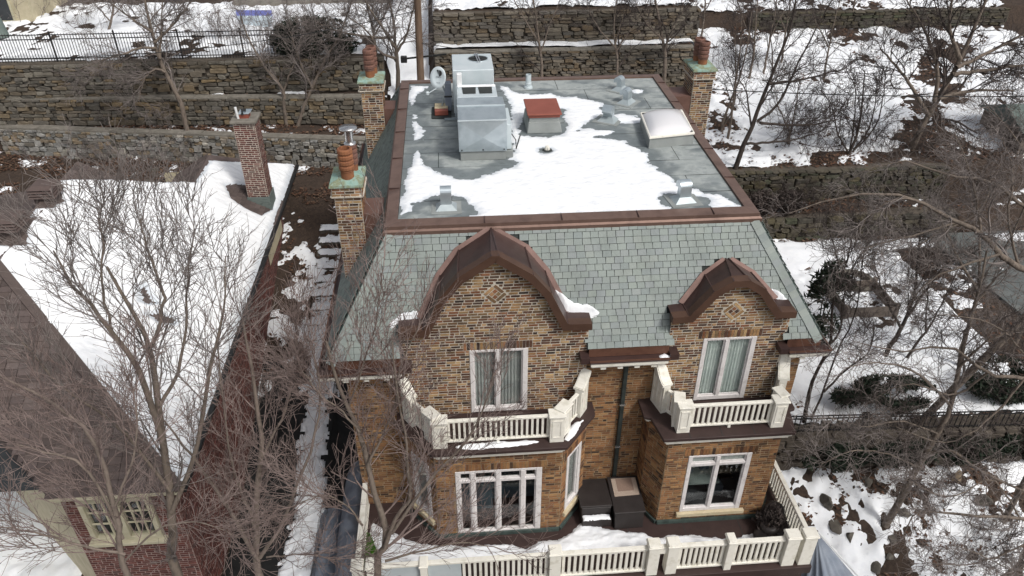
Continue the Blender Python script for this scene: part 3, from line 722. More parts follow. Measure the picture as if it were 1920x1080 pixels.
# dark rooms behind the openings (closed boxes)
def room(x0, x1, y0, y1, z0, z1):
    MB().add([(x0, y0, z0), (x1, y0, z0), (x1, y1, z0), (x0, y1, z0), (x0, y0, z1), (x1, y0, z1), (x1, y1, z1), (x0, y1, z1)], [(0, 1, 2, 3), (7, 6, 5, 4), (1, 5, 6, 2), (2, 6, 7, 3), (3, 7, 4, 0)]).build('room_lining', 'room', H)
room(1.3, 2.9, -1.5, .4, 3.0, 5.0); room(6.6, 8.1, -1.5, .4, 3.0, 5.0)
# --- bays
def bay(pts, zt, wins, seed, prio):
    """pts: plan points from left wall to right wall; wins: {side: (u0,u1,z0,z1)}"""
    for i in range(len(pts)-1):
        a = Vector((*pts[i], 0)); b_ = Vector((*pts[i+1], 0)); L = (b_-a).length; u = (b_-a)/L; nr = Vector((u.y, -u.x, 0)); w = wins.get(i)
        def spans(v):
            s = [(0, L)]
            if w and w[2] < v < w[3]: s = cut(s, w[0], w[1])
            if w and w[3] <= v < w[3]+.22: s = cut(s, max(0, w[0]-.12), min(L, w[1]+.12))
            return s
        ex = soldiers(max(.01, w[0]-.12), min(L-.01, w[1]+.12), w[3]+.003, .215) if w else []
        BR.wall(a, u, nr, -.12, zt, spans, 'brick_amber', 'mortar_brown', ex, seed+i, prio if i == len(pts)//2-1 else 0)
        if w: 
            q = [a+u*max(0, w[0]-.13)-nr*.0, a+u*min(L, w[1]+.13)]
            MB().add([(*q[0].xy, w[3]), (*q[1].xy, w[3]), (*q[1].xy, w[3]+.23), (*q[0].xy, w[3]+.23)], [(0, 1, 2, 3)]).build('lintel_bed', 'mortar_brown', H).location.y += .001
        # green copper base flashing
        MB().beam(a+nr*.03+Vector((0, 0, -.02)), b_+nr*.03+Vector((0, 0, -.02)), .07, .10).build('base_flashing', 'verdigris_dark', H)
BZ = 2.80
bl = [(-.15, YM), (-.15, -1.75), (.55, -2.6), (3.48, -2.6), (4.17, -1.75), (4.17, YM)]
s45 = math.hypot(.69, .85)
bay(bl, BZ, {2: (.45, 2.465, -.12, 2.18), 3: (.22, .88, .42, 2.25), 1: (.22, .88, .42, 2.25)}, 20, 1)
br = [(5.62, YM), (5.62, -2.02), (5.94, -2.6), (8.6, -2.6), (8.92, -2.02), (8.92, YM)]
bay(br, BZ, {2: (.536, 2.055, .30, 2.25)}, 30, 1)
wL, P, bx = window(1.0, 3.015, -.06, 2.18, -2.6, .10, [1.40, 1.99, 2.57], 1.83, 'glass', 'four light window with transoms in the left bay')
wR, P2, bx2 = window(6.476, 7.995, .30, 2.25, -2.6, .085, [7.20], 1.93, 'glass', 'two light window with a dim room behind in the right bay')
q = MB(); bx2(q, 6.40, 8.11, -.02, .09, .17, .295); q.build('sill', 'stone_sill', wR, bevel=.01)
for (A_, u_, lab) in (((3.48, -2.6, 0), (.69/s45, .85/s45), 'narrow side window on the right flank of the left bay'), ((-.15, -1.75, 0), (.635/s45*.999, -.772/s45*.999), 'narrow side window on the left flank of the left bay')):
    n = math.hypot(*u_); u_ = (u_[0]/n, u_[1]/n)
    wS, P3, bx3 = window(.22, .88, .42, 2.25, A_, .09, [], None, 'glass', lab, 'curtain', u=u_)
    q = MB(); bx3(q, .14, .96, -.02, .08, .27, .415); q.build('sill', 'stone_sill', wS, bevel=.01)
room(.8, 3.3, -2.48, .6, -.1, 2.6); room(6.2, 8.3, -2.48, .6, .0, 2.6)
MB().box(1.0, 3.0, -1.6, -.9, .0, .5).box(1.1, 1.9, -1.9, -1.7, .0, .85).build('sofa', 'blue_cloth', H, bevel=.04)
MB().box(6.3, 7.6, -2.1, -1.1, .66, .72).box(6.35, 6.42, -2.05, -1.98, 0, .66).box(7.48, 7.55, -2.05, -1.98, 0, .66).box(6.3, 7.6, -1.05, -.98, .1, .72).build('desk', 'furniture', H)
MB().box(6.55, 7.0, -1.8, -1.3, .73, .9).box(7.2, 7.45, -1.7, -1.45, .73, .95).build('desk_clutter', 'blue_cloth', H, bevel=.02)
MB().box(7.17, 7.36, -2.3, -2.25, 1.52, 1.62).build('price_tag_card', 'white_plastic', H)
MB().box(7.5, 7.85, -1.9, -1.6, .0, .3).build('blue_bin', 'blue_cloth', H, bevel=.03)
for x0, x1 in ((6.58, 7.15), (7.25, 7.87)): MB().box(x0, x1, -2.53, -2.515, 1.98, 2.2).build('blind', 'curtain', wR); MB().box(x0, x1, -2.52, -2.49, 1.78, 1.90).build('blind', 'white_plastic', wR)
# --- balcony slabs with cream mouldings
def balcony(slab, inset_pts, label, rails, piers, wings):
    b = MB().prism(slab, ZB-.09, ZB).build('balcony', 'brown_deck', H, bevel=.008); tag(b, label)
    cx = sum(p[0] for p in slab)/len(slab)
    def shrink(d): 
        out = []
        for x, y in slab:
            out.append((x+(d if x < cx else -d), y+d if y < -1.6 else y))
        return out
    MB().prism(shrink(.05), ZB-.17, ZB-.092).build('moulding', 'cream', b, bevel=.008)
    MB().prism(shrink(.10), ZB-.26, ZB-.172).build('moulding', 'cream', b, bevel=.008)
    return b
SLB_L = [(-.30, YM), (-.30, -1.86), (.51, -2.87), (3.53, -2.87), (4.33, -1.86), (4.33, YM)]
SLB_R = [(5.44, YM), (5.45, -2.04), (5.60, -2.09), (5.73, -2.82), (8.80, -2.82), (8.93, -2.09), (9.08, -2.04), (9.09, YM)]
bL = balcony(SLB_L, None, 'wide chamfered balcony over the left bay with snow on its brown ledge', None, None, None)
bR = balcony(SLB_R, None, 'narrower balcony over the right bay with paneled cream piers', None, None, None)
for x in (6.35, 7.1, 7.85): MB().beam((x, -2.81, ZB+.002), (x, -2.45, ZB+.002), .012, .006).build('seam', 'tar', bR)
def balusters(parent, a, b_, z0, z1, n, w=.05, d=.035, rail=(.07, .06), brail=.05, mt='cream'):
    a = Vector(a); b_ = Vector(b_); u = (b_-a).normalized(); L = (b_-a).length; nr = Vector((u.y, -u.x, 0))
    MB().beam(a+Vector((0, 0, z1-rail[1]/2)), b_+Vector((0, 0, z1-rail[1]/2)), rail[0]*1.25, rail[1]).build('rail', mt, parent, bevel=.008)
    MB().beam(a+Vector((0, 0, z0+brail/2)), b_+Vector((0, 0, z0+brail/2)), rail[0], brail).build('rail', mt, parent, bevel=.006)
    me = None
    for i in range(n):
        c = a+u*(L*(i+.5)/n)+Vector((0, 0, (z0+brail+z1-rail[1])/2))
        if me is None:
            me = bpy.data.meshes.new('baluster'); me.from_pydata([(x*.5, y*.5, z*.5) for z in (-1, 1) for x, y in ((-1, -1), (1, -1), (1, 1), (-1, 1))], [], BOXF); me.materials.append(MATS[mt])
        piece('baluster', me, parent, mat4(c, u*w, nr*-d, Vector((0, 0, z1-rail[1]-z0-brail+.01))))
def pier(parent, c, w, d, z0, z1, ang=0, cap=.03, caph=.045, panel=True, name='post', pyr=False):
    """square paneled post with overhanging cap"""
    m = MB(); ca, sa = math.cos(ang), math.sin(ang)
    def add(x0, x1, y0, y1, za, zb, mb):
        V = [(x, y, z) for z in (za, zb) for x, y in ((x0, y0), (x1, y0), (x1, y1), (x0, y1))]
        mb.add([(c[0]+x*ca-y*sa, c[1]+x*sa+y*ca, z) for x, y, z in V], BOXF)
    add(-w/2, w/2, -d/2, d/2, z0, z1-caph, m)
    p = m.build(name, 'cream', parent, bevel=.006)
    k = MB(); add(-w/2-cap, w/2+cap, -d/2-cap, d/2+cap, z1-caph, z1, k)
    if pyr: add(-w/2-cap*.3, w/2+cap*.3, -d/2-cap*.3, d/2+cap*.3, z1, z1+.03, k)
    sub = p if parent.parent is None else parent
    k.build('post_cap', 'cream', sub, bevel=.008)
    if panel:
        t = .035; pw = w-.09; q = MB(); zA, zB = z0+.13, z1-caph-.09
        for (x0, x1, za, zb) in ((-pw/2, -pw/2+t, zA, zB), (pw/2-t, pw/2, zA, zB), (-pw/2+t, pw/2-t, zA, zA+t), (-pw/2+t, pw/2-t, zB-t, zB)):
            add(x0, x1, -d/2-.012, -d/2+.004, za, zb, q); add(x0, x1, d/2-.004, d/2+.012, za, zb, q)
        pd = d-.09
        for (y0, y1, za, zb) in ((-pd/2, -pd/2+t, zA, zB), (pd/2-t, pd/2, zA, zB), (-pd/2+t, pd/2-t, zA, zA+t), (-pd/2+t, pd/2-t, zB-t, zB)):
            add(-w/2-.012, -w/2+.004, y0, y1, za, zb, q); add(w/2-.004, w/2+.012, y0, y1, za, zb, q)
        q.build('panel_moulding', 'cream', sub)
    return p
def wing(parent, a, b_, z0, za, zb, w=.16):
    """paneled cheek with a sloping scrolled cap, from a (low, za) to b (high, zb)"""
    a = Vector((*a, 0)); b_ = Vector((*b_, 0)); u = (b_-a).normalized(); L = (b_-a).length; nr = Vector((u.y, -u.x, 0)); n = 7
    top = [(i/n, za+(zb-za)*(i/n)**1.7) for i in range(n+1)]
    def slab(w, ex, lift0, lift1, name, s0=0, s1=1):
        V = []; F = []
        for f, z in top:
            f = s0+(s1-s0)*f
            for sgn in (-1, 1):
                p = a+u*(L*f)+nr*sgn*w/2; V += [(p.x, p.y, z0 if lift0 is None else z+lift0), (p.x, p.y, z+lift1)]
        for i in range(n):
            q = 4*i; F += [(q, q+4, q+5, q+1), (q+2, q+3, q+7, q+6), (q+1, q+5, q+7, q+3), (q, q+2, q+6, q+4)]
        F += [(0, 1, 3, 2), (4*n, 4*n+2, 4*n+3, 4*n+1)]
        return MB().add(V, F).build(name, 'cream', parent)
    slab(w, 0, None, -.05, 'cheek_panel'); slab(w+.09, 0, -.05, .0, 'cheek_cap'); slab(w+.04, 0, 0, .02, 'cheek_cap', .04, .96)
    q = MB(); t = .03
    for sgn in (-1, 1):
        o_ = nr*sgn*(w/2+.006)
        for f0, f1 in ((.14, .24), (.5, .58), (.8, .9)):
            z1 = za+(zb-za)*f0**1.7-.16
            p = a+u*L*(f0+f1)/2+o_; q.add([p+u*x+nr*y*.008+Vector((0, 0, z)) for z in (z0+.12, z1) for x, y in ((-t/2, -1), (t/2, -1), (t/2, 1), (-t/2, 1))], BOXF)
    q.build('panel_moulding', 'cream', parent)
RZ = ZB+.76
# right balcony
balusters(bR, (6.36, -2.52, 0), (8.26, -2.52, 0), ZB+.09, RZ-.02, 15, .055)
MB().box(7.28, 7.34, -2.55, -2.49, ZB, ZB+.09).build('rail_foot', 'cream', bR)
for sx, x in ((1, 6.21), (-1, 8.40)):
    pier(bR, (x, -2.52), .30, .24, ZB, RZ+.03)
    pier(bR, (x-sx*.08, -2.30), .20, .30, ZB, RZ+.05, sx*-.25)
    balusters(bR, (x-sx*.13, -2.14, 0), (x-sx*.24, -1.98, 0), ZB+.09, RZ-.02, 2, .05)
    wing(bR, (x-sx*.27, -1.95), (x-sx*.40, -1.46), ZB, RZ+.10, RZ+.62, .17)
# left balcony
balusters(bL, (.86, -2.58, 0), (3.17, -2.58, 0), ZB+.09, RZ-.02, 20, .05)
MB().box(1.97, 2.03, -2.61, -2.55, ZB, ZB+.09).build('rail_foot', 'cream', bL)
for sx, x in ((1, .71), (-1, 3.31)):
    pier(bL, (x, -2.58), .32, .24, ZB, RZ+.03)
    pier(bL, (x-sx*.17, -2.40), .34, .22, ZB, RZ+.07, -sx*.88)
    balusters(bL, (x-sx*.28, -2.27, 0), (x-sx*.55, -1.95, 0), ZB+.09, RZ-.0, 4, .05)
    wing(bL, (x-sx*.57, -1.93), (x-sx*.78, -1.62), ZB, RZ+.10, RZ+.42, .17)
# --- chimneys with verdigris caps and clay pots
def chimney(x0, x1, y0, y1, z0, z1, pots, label, seed, cap='verdigris'):
    c = MB().box(x0+.03, x1-.03, y0+.03, y1-.03, z0, z1).build('chimney', 'mortar_pale', H); tag(c, label)
    for (o_, u, n, L) in (((x0, y0, 0), (1, 0, 0), (0, -1, 0), x1-x0), ((x0, y1, 0), (0, -1, 0), (-1, 0, 0), y1-y0), ((x1, y0, 0), (0, 1, 0), (1, 0, 0), y1-y0)):
        BR.wall(o_, u, n, z0, z1-.25, lambda v: [(0, L)], 'brick', 'mortar_pale', (), seed, .5, part=c, mname='mortar_face')
        oo = Vector(o_)+Vector(n)*.035-Vector(u)*.035
        BR.wall(oo, u, n, z1-.25, z1-.02, lambda v: [(0, L+.07)], 'brick', 'mortar_pale', (), seed+1, .5, part=c, mname='mortar_face')
        oo = Vector(o_)+Vector(n)*.05-Vector(u)*.05
        MB().beam(oo+Vector((0, 0, z1-.245)), oo+Vector(u)*(L+.1)+Vector((0, 0, z1-.245)), .05, .03).build('band', 'mortar_pale', c)
    cp = MB().frustum(x0-.08, x1+.08, y0-.08, y1+.08, z1-.01, x0-.07, x1+.07, y0-.07, y1+.07, z1+.05).frustum(x0-.07, x1+.07, y0-.07, y1+.07, z1+.05, x0+.15, x1-.15, y0+.2, y1-.2, z1+.12).build('cap', cap, c)
    for (px, py, r, h, mt) in pots:
        pr = [(r*.92, 0), (r*.92, h*.28), (r*1.02, h*.30), (r*.95, h*.33)]
        for k in range(3):
            a = .33+k*.17; pr += [(r*1.12, h*(a+.03)), (r*1.12, h*(a+.11)), (r*1.0, h*(a+.14)), (r*1.0, h*(a+.16))]
        pr += [(r*1.15, h*.88), (r*1.1, h*.97), (r*.95, h), (r*.75, h), (r*.7, h*.6)]
        MB().lathe((px, py, z1+.06), pr, 18).build('chimney_pot', mt, c, smooth=False)
        MB().lathe((px, py, z1+.06), [(r*.94, -.02), (r*.94, h*.27)], 18).build('pot_collar', 'terracotta_orange', c)
    return c
c1 = chimney(-1.46, -.86, .97, 1.85, 3.0, 7.76, [(-1.13, 1.22, .155, .75, 'terracotta_orange'), (-1.05, 1.62, .13, .7, 'terracotta')], 'front left brick chimney with pale green copper cap', 60)
MB().lathe((-1.05, 1.62, 8.5), [(.0, .42), (.2, .40), (.205, .37), (.0, .36)], 20).lathe((-1.05, 1.62, 8.5), [(.09, 0), (.09, .36)], 14).lathe((-1.05, 1.62, 8.5), [(.14, .0), (.14, .04), (.09, .05)], 14).build('rain_cap', 'steel', c1, smooth=True)
chimney(-1.38, -.76, 7.6, 8.4, 3.0, 7.86, [(-1.08, 7.85, .145, .85, 'terracotta'), (-1.02, 8.15, .145, .85, 'terracotta')], 'rear left brick chimney with two banded clay pots', 64)
chimney(8.86, 9.48, 8.0, 9.0, 3.0, 7.83, [(9.17, 8.35, .15, .75, 'terracotta'), (9.12, 8.72, .15, .75, 'terracotta')], 'rear right brick chimney with two banded clay pots', 68)
for (xa, y0, y1) in ((-.86, 1.0, 1.8), (-.76, 7.62, 8.35)):      # copper saddles behind the chimneys
    xs_ = -.37; zt = 7.02; zs = 7.02-(.5)*2.36/1.42
    MB().add([(xa, y0, zt), (xs_, y0, zt), (xa, y0, zs), (xa, y1, zt), (xs_, y1, zt), (xa, y1, zs)], [(0, 2, 1), (0, 1, 4, 3), (3, 4, 5)]).build('copper_saddle', 'copper_pink_dark', H)
    MB().box(xa+.018, xa+.03, y0-.02, y1, 4.9, 6.9).build('chimney_flashing', 'copper_orange', H)
MB().add([(8.86, 8.02, 7.02), (8.15, 8.02, 7.02), (8.86, 8.02, 5.8), (8.86, 8.9, 7.02), (8.15, 8.9, 7.02)], [(0, 1, 2), (0, 3, 4, 1)]).build('copper_saddle', 'copper_pink_dark', H)
BR.finish(290)

# ------------------------------------------------------------ roofing sheets, stains and roof snow
def pip(P, x, y):
    c = np.zeros(x.shape, bool); n = len(P)
    for i in range(n):
        x0, y0 = P[i]; x1, y1 = P[(i+1) % n]
        k = ((y0 > y) != (y1 > y)) & (x < (x1-x0)*(y-y0)/((y1-y0) if y1 != y0 else 1e-9)+x0); c ^= k
    return c
def pdist(P, x, y):
    d = np.full(x.shape, 1e9)
    for i in range(len(P)):
        x0, y0 = P[i]; x1, y1 = P[(i+1) % len(P)]; dx, dy = x1-x0, y1-y0; t = np.clip(((x-x0)*dx+(y-y0)*dy)/(dx*dx+dy*dy+1e-12), 0, 1)
        d = np.minimum(d, np.hypot(x-x0-t*dx, y-y0-t*dy))
    return np.where(pip(P, x, y), d, -d)
def on_z(L, z): return [tuple(bz(px, py, z)[:2]) for px, py in L]
MAIN = [(763, 320), (783, 283), (797, 307), (813, 320), (847, 333), (887, 337), (927, 323), (960, 312), (968, 305), (950, 298), (952, 290), (962, 283), (957, 263), (962, 217), (947, 180), (937, 160), (953, 163), (957, 172), (1000, 178), (1037, 175), (1053, 182), (1080, 182), (1107, 187), (1133, 193), (1130, 210), (1107, 227), (1083, 245), (1107, 240), (1157, 245), (1120, 258), (1170, 263), (1213, 290), (1220, 307), (1245, 322), (1262, 338), (1272, 341), (1292, 352), (1325, 362), (1345, 365), (1365, 375), (1387, 388), (1335, 390), (1336, 376), (1318, 366), (1280, 362), (1250, 362), (1236, 370), (1240, 382), (1262, 394), (1240, 398), (1100, 402), (1000, 406), (877, 410), (903, 398), (873, 380), (867, 372), (840, 366), (807, 367), (776, 383), (770, 397), (755, 400), (753, 367)]
BITS = [[(768, 160), (800, 163), (787, 177), (777, 193), (774, 205), (767, 185)], [(775, 215), (783, 218), (782, 224), (775, 223)], [(773, 227), (785, 232), (795, 245), (790, 262), (774, 262)],
        [(1147, 216), (1170, 214), (1203, 222), (1200, 230), (1165, 231), (1152, 226)], [(1189, 169), (1203, 168), (1204, 173), (1192, 174)], [(1178, 188), (1192, 188), (1190, 193), (1180, 194)]]
RS = [on_z(MAIN, ZR)]+[on_z(b, ZR) for b in BITS]
HATCH_HOLE = on_z([(972, 235), (985, 215), (1052, 205), (1064, 238), (1058, 252), (1030, 256), (995, 256), (975, 250)], ZR)
def roof_sd(x, y):
    d = np.max([pdist(P, x, y) for P in RS], 0); d = np.minimum(d, -pdist(HATCH_HOLE, x, y))
    return np.minimum(d, np.hypot(x-3.72, y-3.50)-.19)
sheet_t = H
ROWH = 8.87/10; cuts = [[2.6, 5.6], [1.2, 4.4, 6.9], [3.3, 6.2], [.9, 3.9, 7.0], [2.2, 5.2], [1.6, 4.7, 6.6], [3.0, 5.9], [.8, 4.1, 7.1], [2.5, 5.4], [1.4, 4.6]]
for k in range(10):
    y0, y1 = k*ROWH, (k+1)*ROWH; xs_ = [0]+cuts[k]+[7.78]
    for a, b_ in zip(xs_[:-1], xs_[1:]):
        X, Y, F = gridmesh(np.linspace(a+.008, b_-.008, max(2, int((b_-a)/.05))), np.linspace(y0+.009, y1-.009, 18))
        sk = .04*np.sin(a*3+k); Y = Y+(X-a)/(b_-a)*sk*.3
        Zs = ZR+(fbm(X*1.2, Y*1.2, 5)-.5)*.012
        o = meshobj('roof_sheet', np.stack([X, Y, Zs], -1), F, 'membrane', H, smooth=True)
        d = roof_sd(X, Y)+(fbm(X*2.2, Y*2.2, 31, 4)-.5)*.75
        wet = np.clip(sstep(-.42, -.16, d)*.9+sstep(.54, .68, fbm(X*1.3+9, Y*2.5, 77, 5))*.6+sstep(.60, .66, fbm(X*4+3, Y*7, 78, 4))*.45, 0, 1)
        at = o.data.attributes.new('wet', 'FLOAT', 'POINT'); at.data.foreach_set('value', wet.ravel().astype(np.float32))
def snow_sheet(name, label, sdf, x0, x1, y0, y1, cell, zfn, thick, edge=.12, rough=.16, seed=0, mt='snow_roof', aniso=.35, z_under=.03, parent=None):
    X, Y, F = gridmesh(np.arange(x0, x1, cell), np.arange(y0, y1, cell))
    d = sdf(X, Y)+(fbm(X*3.5, Y*3.5, seed, 4)-.5)*rough+(fbm(X*14, Y*14, seed+9, 2)-.5)*rough*.45
    d = d+(fbm(X*1.6, Y*7, seed+23, 3)-.5)*rough*aniso*2*sstep(2.5, 5.5, X)
    h = thick*(sstep(-.01, edge, d)*.55+.45*sstep(0, edge*6, d))*(.6+.8*fbm(X*1.7, Y*3.2, seed+4))+np.where(d > .03, (fbm(X*5, Y*11, seed+41, 3)-.5)*thick*.5, 0)*sstep(.03, .2, d)
    Z = zfn(X, Y)+np.where(d > 0, h+.001, np.maximum(d*.6, -z_under))
    keep = (d.ravel()[F] > 0).any(1)
    o = meshobj(name, np.stack([X, Y, Z], -1), F[keep], mt, parent, smooth=True)
    at = o.data.attributes.new('slush', 'FLOAT', 'POINT'); at.data.foreach_set('value', ((1-sstep(.0, .16, d))*.8).ravel().astype(np.float32))
    return tag(o, label, 'snow', kind='stuff') if parent is None else tag(o, kind='stuff')
snow_sheet('roof_snow', 'melting white snow sheet covering the middle of the flat roof', roof_sd, .02, 7.76, .02, 8.85, .04, lambda X, Y: 0*X+ZR, .05, seed=2, rough=.26, edge=.2)

# ------------------------------------------------------------ things on the flat roof
def xy(px, py, z=ZR): p = bz(px, py, z); return p[0], p[1]
t = thing('air_handler', 'large galvanised rooftop air unit with fan box and duct hood', 'ventilation unit', (2.0, 4.2, ZR))
MB().box(1.46, 2.60, 3.02, 4.9, ZR, ZR+.26).build('curb', 'membrane_plain', t, bevel=.01)
MB().add([(1.43, 2.98, ZR+.26), (2.63, 2.98, ZR+.26), (2.63, 2.98, ZR+1.07), (1.43, 2.98, ZR+1.07), (1.43, 3.62, ZR+1.21), (2.63, 3.62, ZR+1.21), (1.43, 4.75, ZR+.26), (2.63, 4.75, ZR+.26), (1.43, 4.45, ZR+1.13), (2.63, 4.45, ZR+1.13)],
   [(0, 1, 2, 3), (3, 2, 5, 4), (4, 5, 9, 8), (8, 9, 7, 6), (0, 3, 4, 8, 6), (1, 7, 9, 5, 2)]).build('duct_hood', 'galvanised', t, bevel=.008)
a = MB(); ctr = (2.03, 2.935, ZR+.64)     # cross broken front panel
a.add([(1.46, 2.975, ZR+.28), (2.60, 2.975, ZR+.28), (2.60, 2.975, ZR+1.05), (1.46, 2.975, ZR+1.05), ctr], [(0, 1, 4), (1, 2, 4), (2, 3, 4), (3, 0, 4)]).build('front_panel', 'galvanised', t)
MB().beam((1.42, 2.98, ZR+1.075), (2.64, 2.98, ZR+1.075), .03, .03).build('seam', 'galvanised_pale', t)
MB().beam((1.42, 3.62, ZR+1.22), (2.64, 3.62, ZR+1.22), .025, .025).build('seam', 'galvanised_pale', t)
for x in (1.62, 2.03, 2.44): MB().beam((x, 2.955, ZR+.3), (x, 2.955, ZR+1.03), .012, .03).build('seam', 'galvanised_dull', t)
for x in (1.5, 2.03, 2.56): MB().box(x-.015, x+.015, 2.955, 2.972, ZR+.29, ZR+.32).build('bolt', 'iron', t)
MB().tube([(2.78, 3.5, ZR+.5), (2.9, 3.55, ZR+.3), (2.92, 3.6, ZR+.03), (3.1, 4.4, ZR+.07)], .014, 6).build('cable', 'iron', t)
MB().box(2.765, 2.775, 3.4, 3.6, ZR+.55, ZR+.75).build('service_label', 'white_plastic', t)
MB().box(2.64, 2.76, 3.15, 4.3, ZR+.22, ZR+.88).build('side_duct', 'galvanised_pale', t, bevel=.01)
MB().box(2.60, 2.80, 3.1, 3.5, ZR, ZR+.2).build('side_curb', 'membrane_plain', t, bevel=.01)
MB().box(1.45, 2.52, 4.76, 5.75, ZR+.12, ZR+1.02).build('plenum', 'galvanised_pale', t, bevel=.012)
for x in (1.78, 2.22): MB().add([(x-.17, 5.0, ZR+1.03), (x+.17, 5.0, ZR+1.03), (x+.19, 5.5, ZR+1.03), (x-.19, 5.5, ZR+1.03)], [(0, 1, 2, 3)]).build('louvre_opening', 'tar', t)
MB().box(1.46, 2.5, 5.48, 5.60, ZR+1.02, ZR+1.07).build('snow_ledge', 'snow_roof', t, bevel=.02)
MB().box(1.36, 2.50, 6.0, 7.45, ZR+.1, ZR+1.34).build('fan_box', 'galvanised_pale', t, bevel=.015)
MB().lathe((2.10, 6.98, ZR+1.34), [(.0, .004), (.27, .004)], 28).build('fan_opening', 'tar', t)
MB().lathe((2.10, 6.98, ZR+1.34), [(.27, .0), (.275, .015), (.29, .015), (.295, .0)], 28).build('fan_ring', 'galvanised', t)
for k in range(5):
    q = k*1.2566; MB().add([(2.1+.05*math.cos(q), 6.98+.05*math.sin(q), ZR+1.352), (2.1+.24*math.cos(q), 6.98+.24*math.sin(q), ZR+1.346), (2.1+.24*math.cos(q+.6), 6.98+.24*math.sin(q+.6), ZR+1.356), (2.1+.05*math.cos(q+.8), 6.98+.05*math.sin(q+.8), ZR+1.36)], [(0, 1, 2, 3)]).build('fan_blade', 'iron', t)
for dx in (-.03, .03): MB().beam((2.12+dx, 6.62, ZR+1.37), (2.06+dx, 7.40, ZR+1.37), .03, .025).build('fan_bracket', 'steel', t)
MB().box(1.46, 1.60, 5.62, 5.80, ZR+.9, ZR+1.35).build('white_box', 'white_plastic', t, bevel=.01)
for x in (1.40, 2.46):
    for y in (6.05, 7.4): MB().box(x-.02, x+.06, y-.04, y+.04, ZR, ZR+.1).build('foot', 'galvanised', t)
t = thing('roof_hatch', 'red lidded roof hatch on a grey kerb amid snow', 'roof hatch', (3.8, 5.1, ZR))
MB().frustum(3.30, 4.26, 4.60, 5.75, ZR, 3.34, 4.20, 4.64, 5.72, ZR+.32).build('curb', 'membrane_plain', t, bevel=.02)
MB().frustum(3.37, 4.16, 4.66, 5.70, ZR+.32, 3.37, 4.16, 4.66, 5.70, ZR+.44).build('kerb_top', 'membrane_plain', t)
MB().box(3.34, 4.19, 4.62, 5.74, ZR+.44, ZR+.53).build('lid_skirt', 'hatch_red', t, bevel=.01)
MB().frustum(3.30, 4.24, 4.56, 5.76, ZR+.53, 3.31, 4.23, 4.57, 5.75, ZR+.57).build('lid', 'hatch_red', t, bevel=.01)
t = thing('roof_drain', 'small domed drain strainer in a melted hole in the snow', 'drain', (3.72, 3.5, ZR))
MB().lathe((3.72, 3.5, ZR), [(.13, .005), (.10, .02), (.075, .03)], 18).build('drain_ring', 'tar', t)
m_ = MB()
for k in range(10):
    q = k*.6283; MB().beam((3.72+.07*math.cos(q), 3.5+.07*math.sin(q), ZR+.02), (3.72+.045*math.cos(q), 3.5+.045*math.sin(q), ZR+.11), .022, .012).build('strainer_bar', 'cream', t)
MB().lathe((3.72, 3.5, ZR), [(.05, .105), (.045, .125), (.0, .13)], 14).build('strainer_top', 'cream', t)
t = thing('vent_pipe', 'short white vent pipe near the rear copper kerb', 'vent pipe', (3.70, 8.25, ZR))
MB().lathe((3.70, 8.25, ZR), [(.14, 0), (.13, .05), (.10, .06), (.10, .16), (.085, .17), (.085, .42), (.07, .42), (.07, .2)], 16).build('pipe', 'galvanised_pale', t, smooth=False)
def goose(label, x, y, w, h, ang):
    """goose-neck vent: upright throat, rounded hood, flared base"""
    t = thing('roof_vent', label, 'roof vent', (x, y, ZR), 'goose neck vents on the flat roof'); ca, sa = math.cos(ang), math.sin(ang)
    R_ = lambda a, b_, z: (x+a*ca-b_*sa, y+a*sa+b_*ca, ZR+z)
    m = MB(); pr = []; n = 12; r = w*.55
    for i in range(n+1): q = math.pi*1.12*i/n; pr.append((-math.cos(q)*r, h-r+math.sin(q)*r))
    pr = [(-r, .10)]+pr
    inn = [(.0, .10)]+[(0, h-r*1.0)]+[(r*.12, h-r*1.05)]*(len(pr)-2)
    V = []; F = []
    for (a, z) in pr: V += [R_(-w/2, a, z), R_(w/2, a, z)]
    for i in range(len(pr)-1): F.append((2*i, 2*i+1, 2*i+3, 2*i+2))
    k = len(V); V += [R_(-w/2, r*.15, .10), R_(w/2, r*.15, .10), R_(-w/2, r*.15, h-r*1.2), R_(w/2, r*.15, h-r*1.2)]
    F.append((k, k+2, k+3, k+1))
    F.append(tuple(2*i for i in range(len(pr)))+(k+2, k)); F.append((tuple(2*i+1 for i in range(len(pr)))+(k+3, k+1))[::-1])
    MB().add(V, F).build('hood', 'galvanised', t)
    MB().add([R_(-w*.95, -r*1.7, .012), R_(w*.95, -r*1.7, .012), R_(w*.95, r*1.2, .012), R_(-w*.95, r*1.2, .012), R_(-w/2, -r, .13), R_(w/2, -r, .13), R_(w/2, r*.15, .13), R_(-w/2, r*.15, .13)], BOXF).build('flared_base', 'galvanised_dull', t)
    o = MB(); o.add([R_(a*w*1.35, b_*r*2.2-.05, z) for z in (.002, .014) for a, b_ in ((-1, -1), (1, -1), (1, 1), (-1, 1))], BOXF).build('base_plate', 'membrane_plain', t)
goose('tall goose neck vent on the bare patch at the front left of the flat roof', *xy(837, 388), .25, .52, 0)
goose('goose neck vent in a snow gap at the front right corner of the flat roof', *xy(1279, 374), .27, .50, .12)
goose('goose neck vent nearest the rear right corner of the flat roof', *xy(1160, 168), .25, .42, .9)
goose('middle one of three goose neck vents at the right rear of the flat roof', *xy(1172, 192), .26, .44, .9)
goose('goose neck vent at the snow edge, between the hatch and the domed skylight', *xy(1139, 227), .27, .46, 2.6)
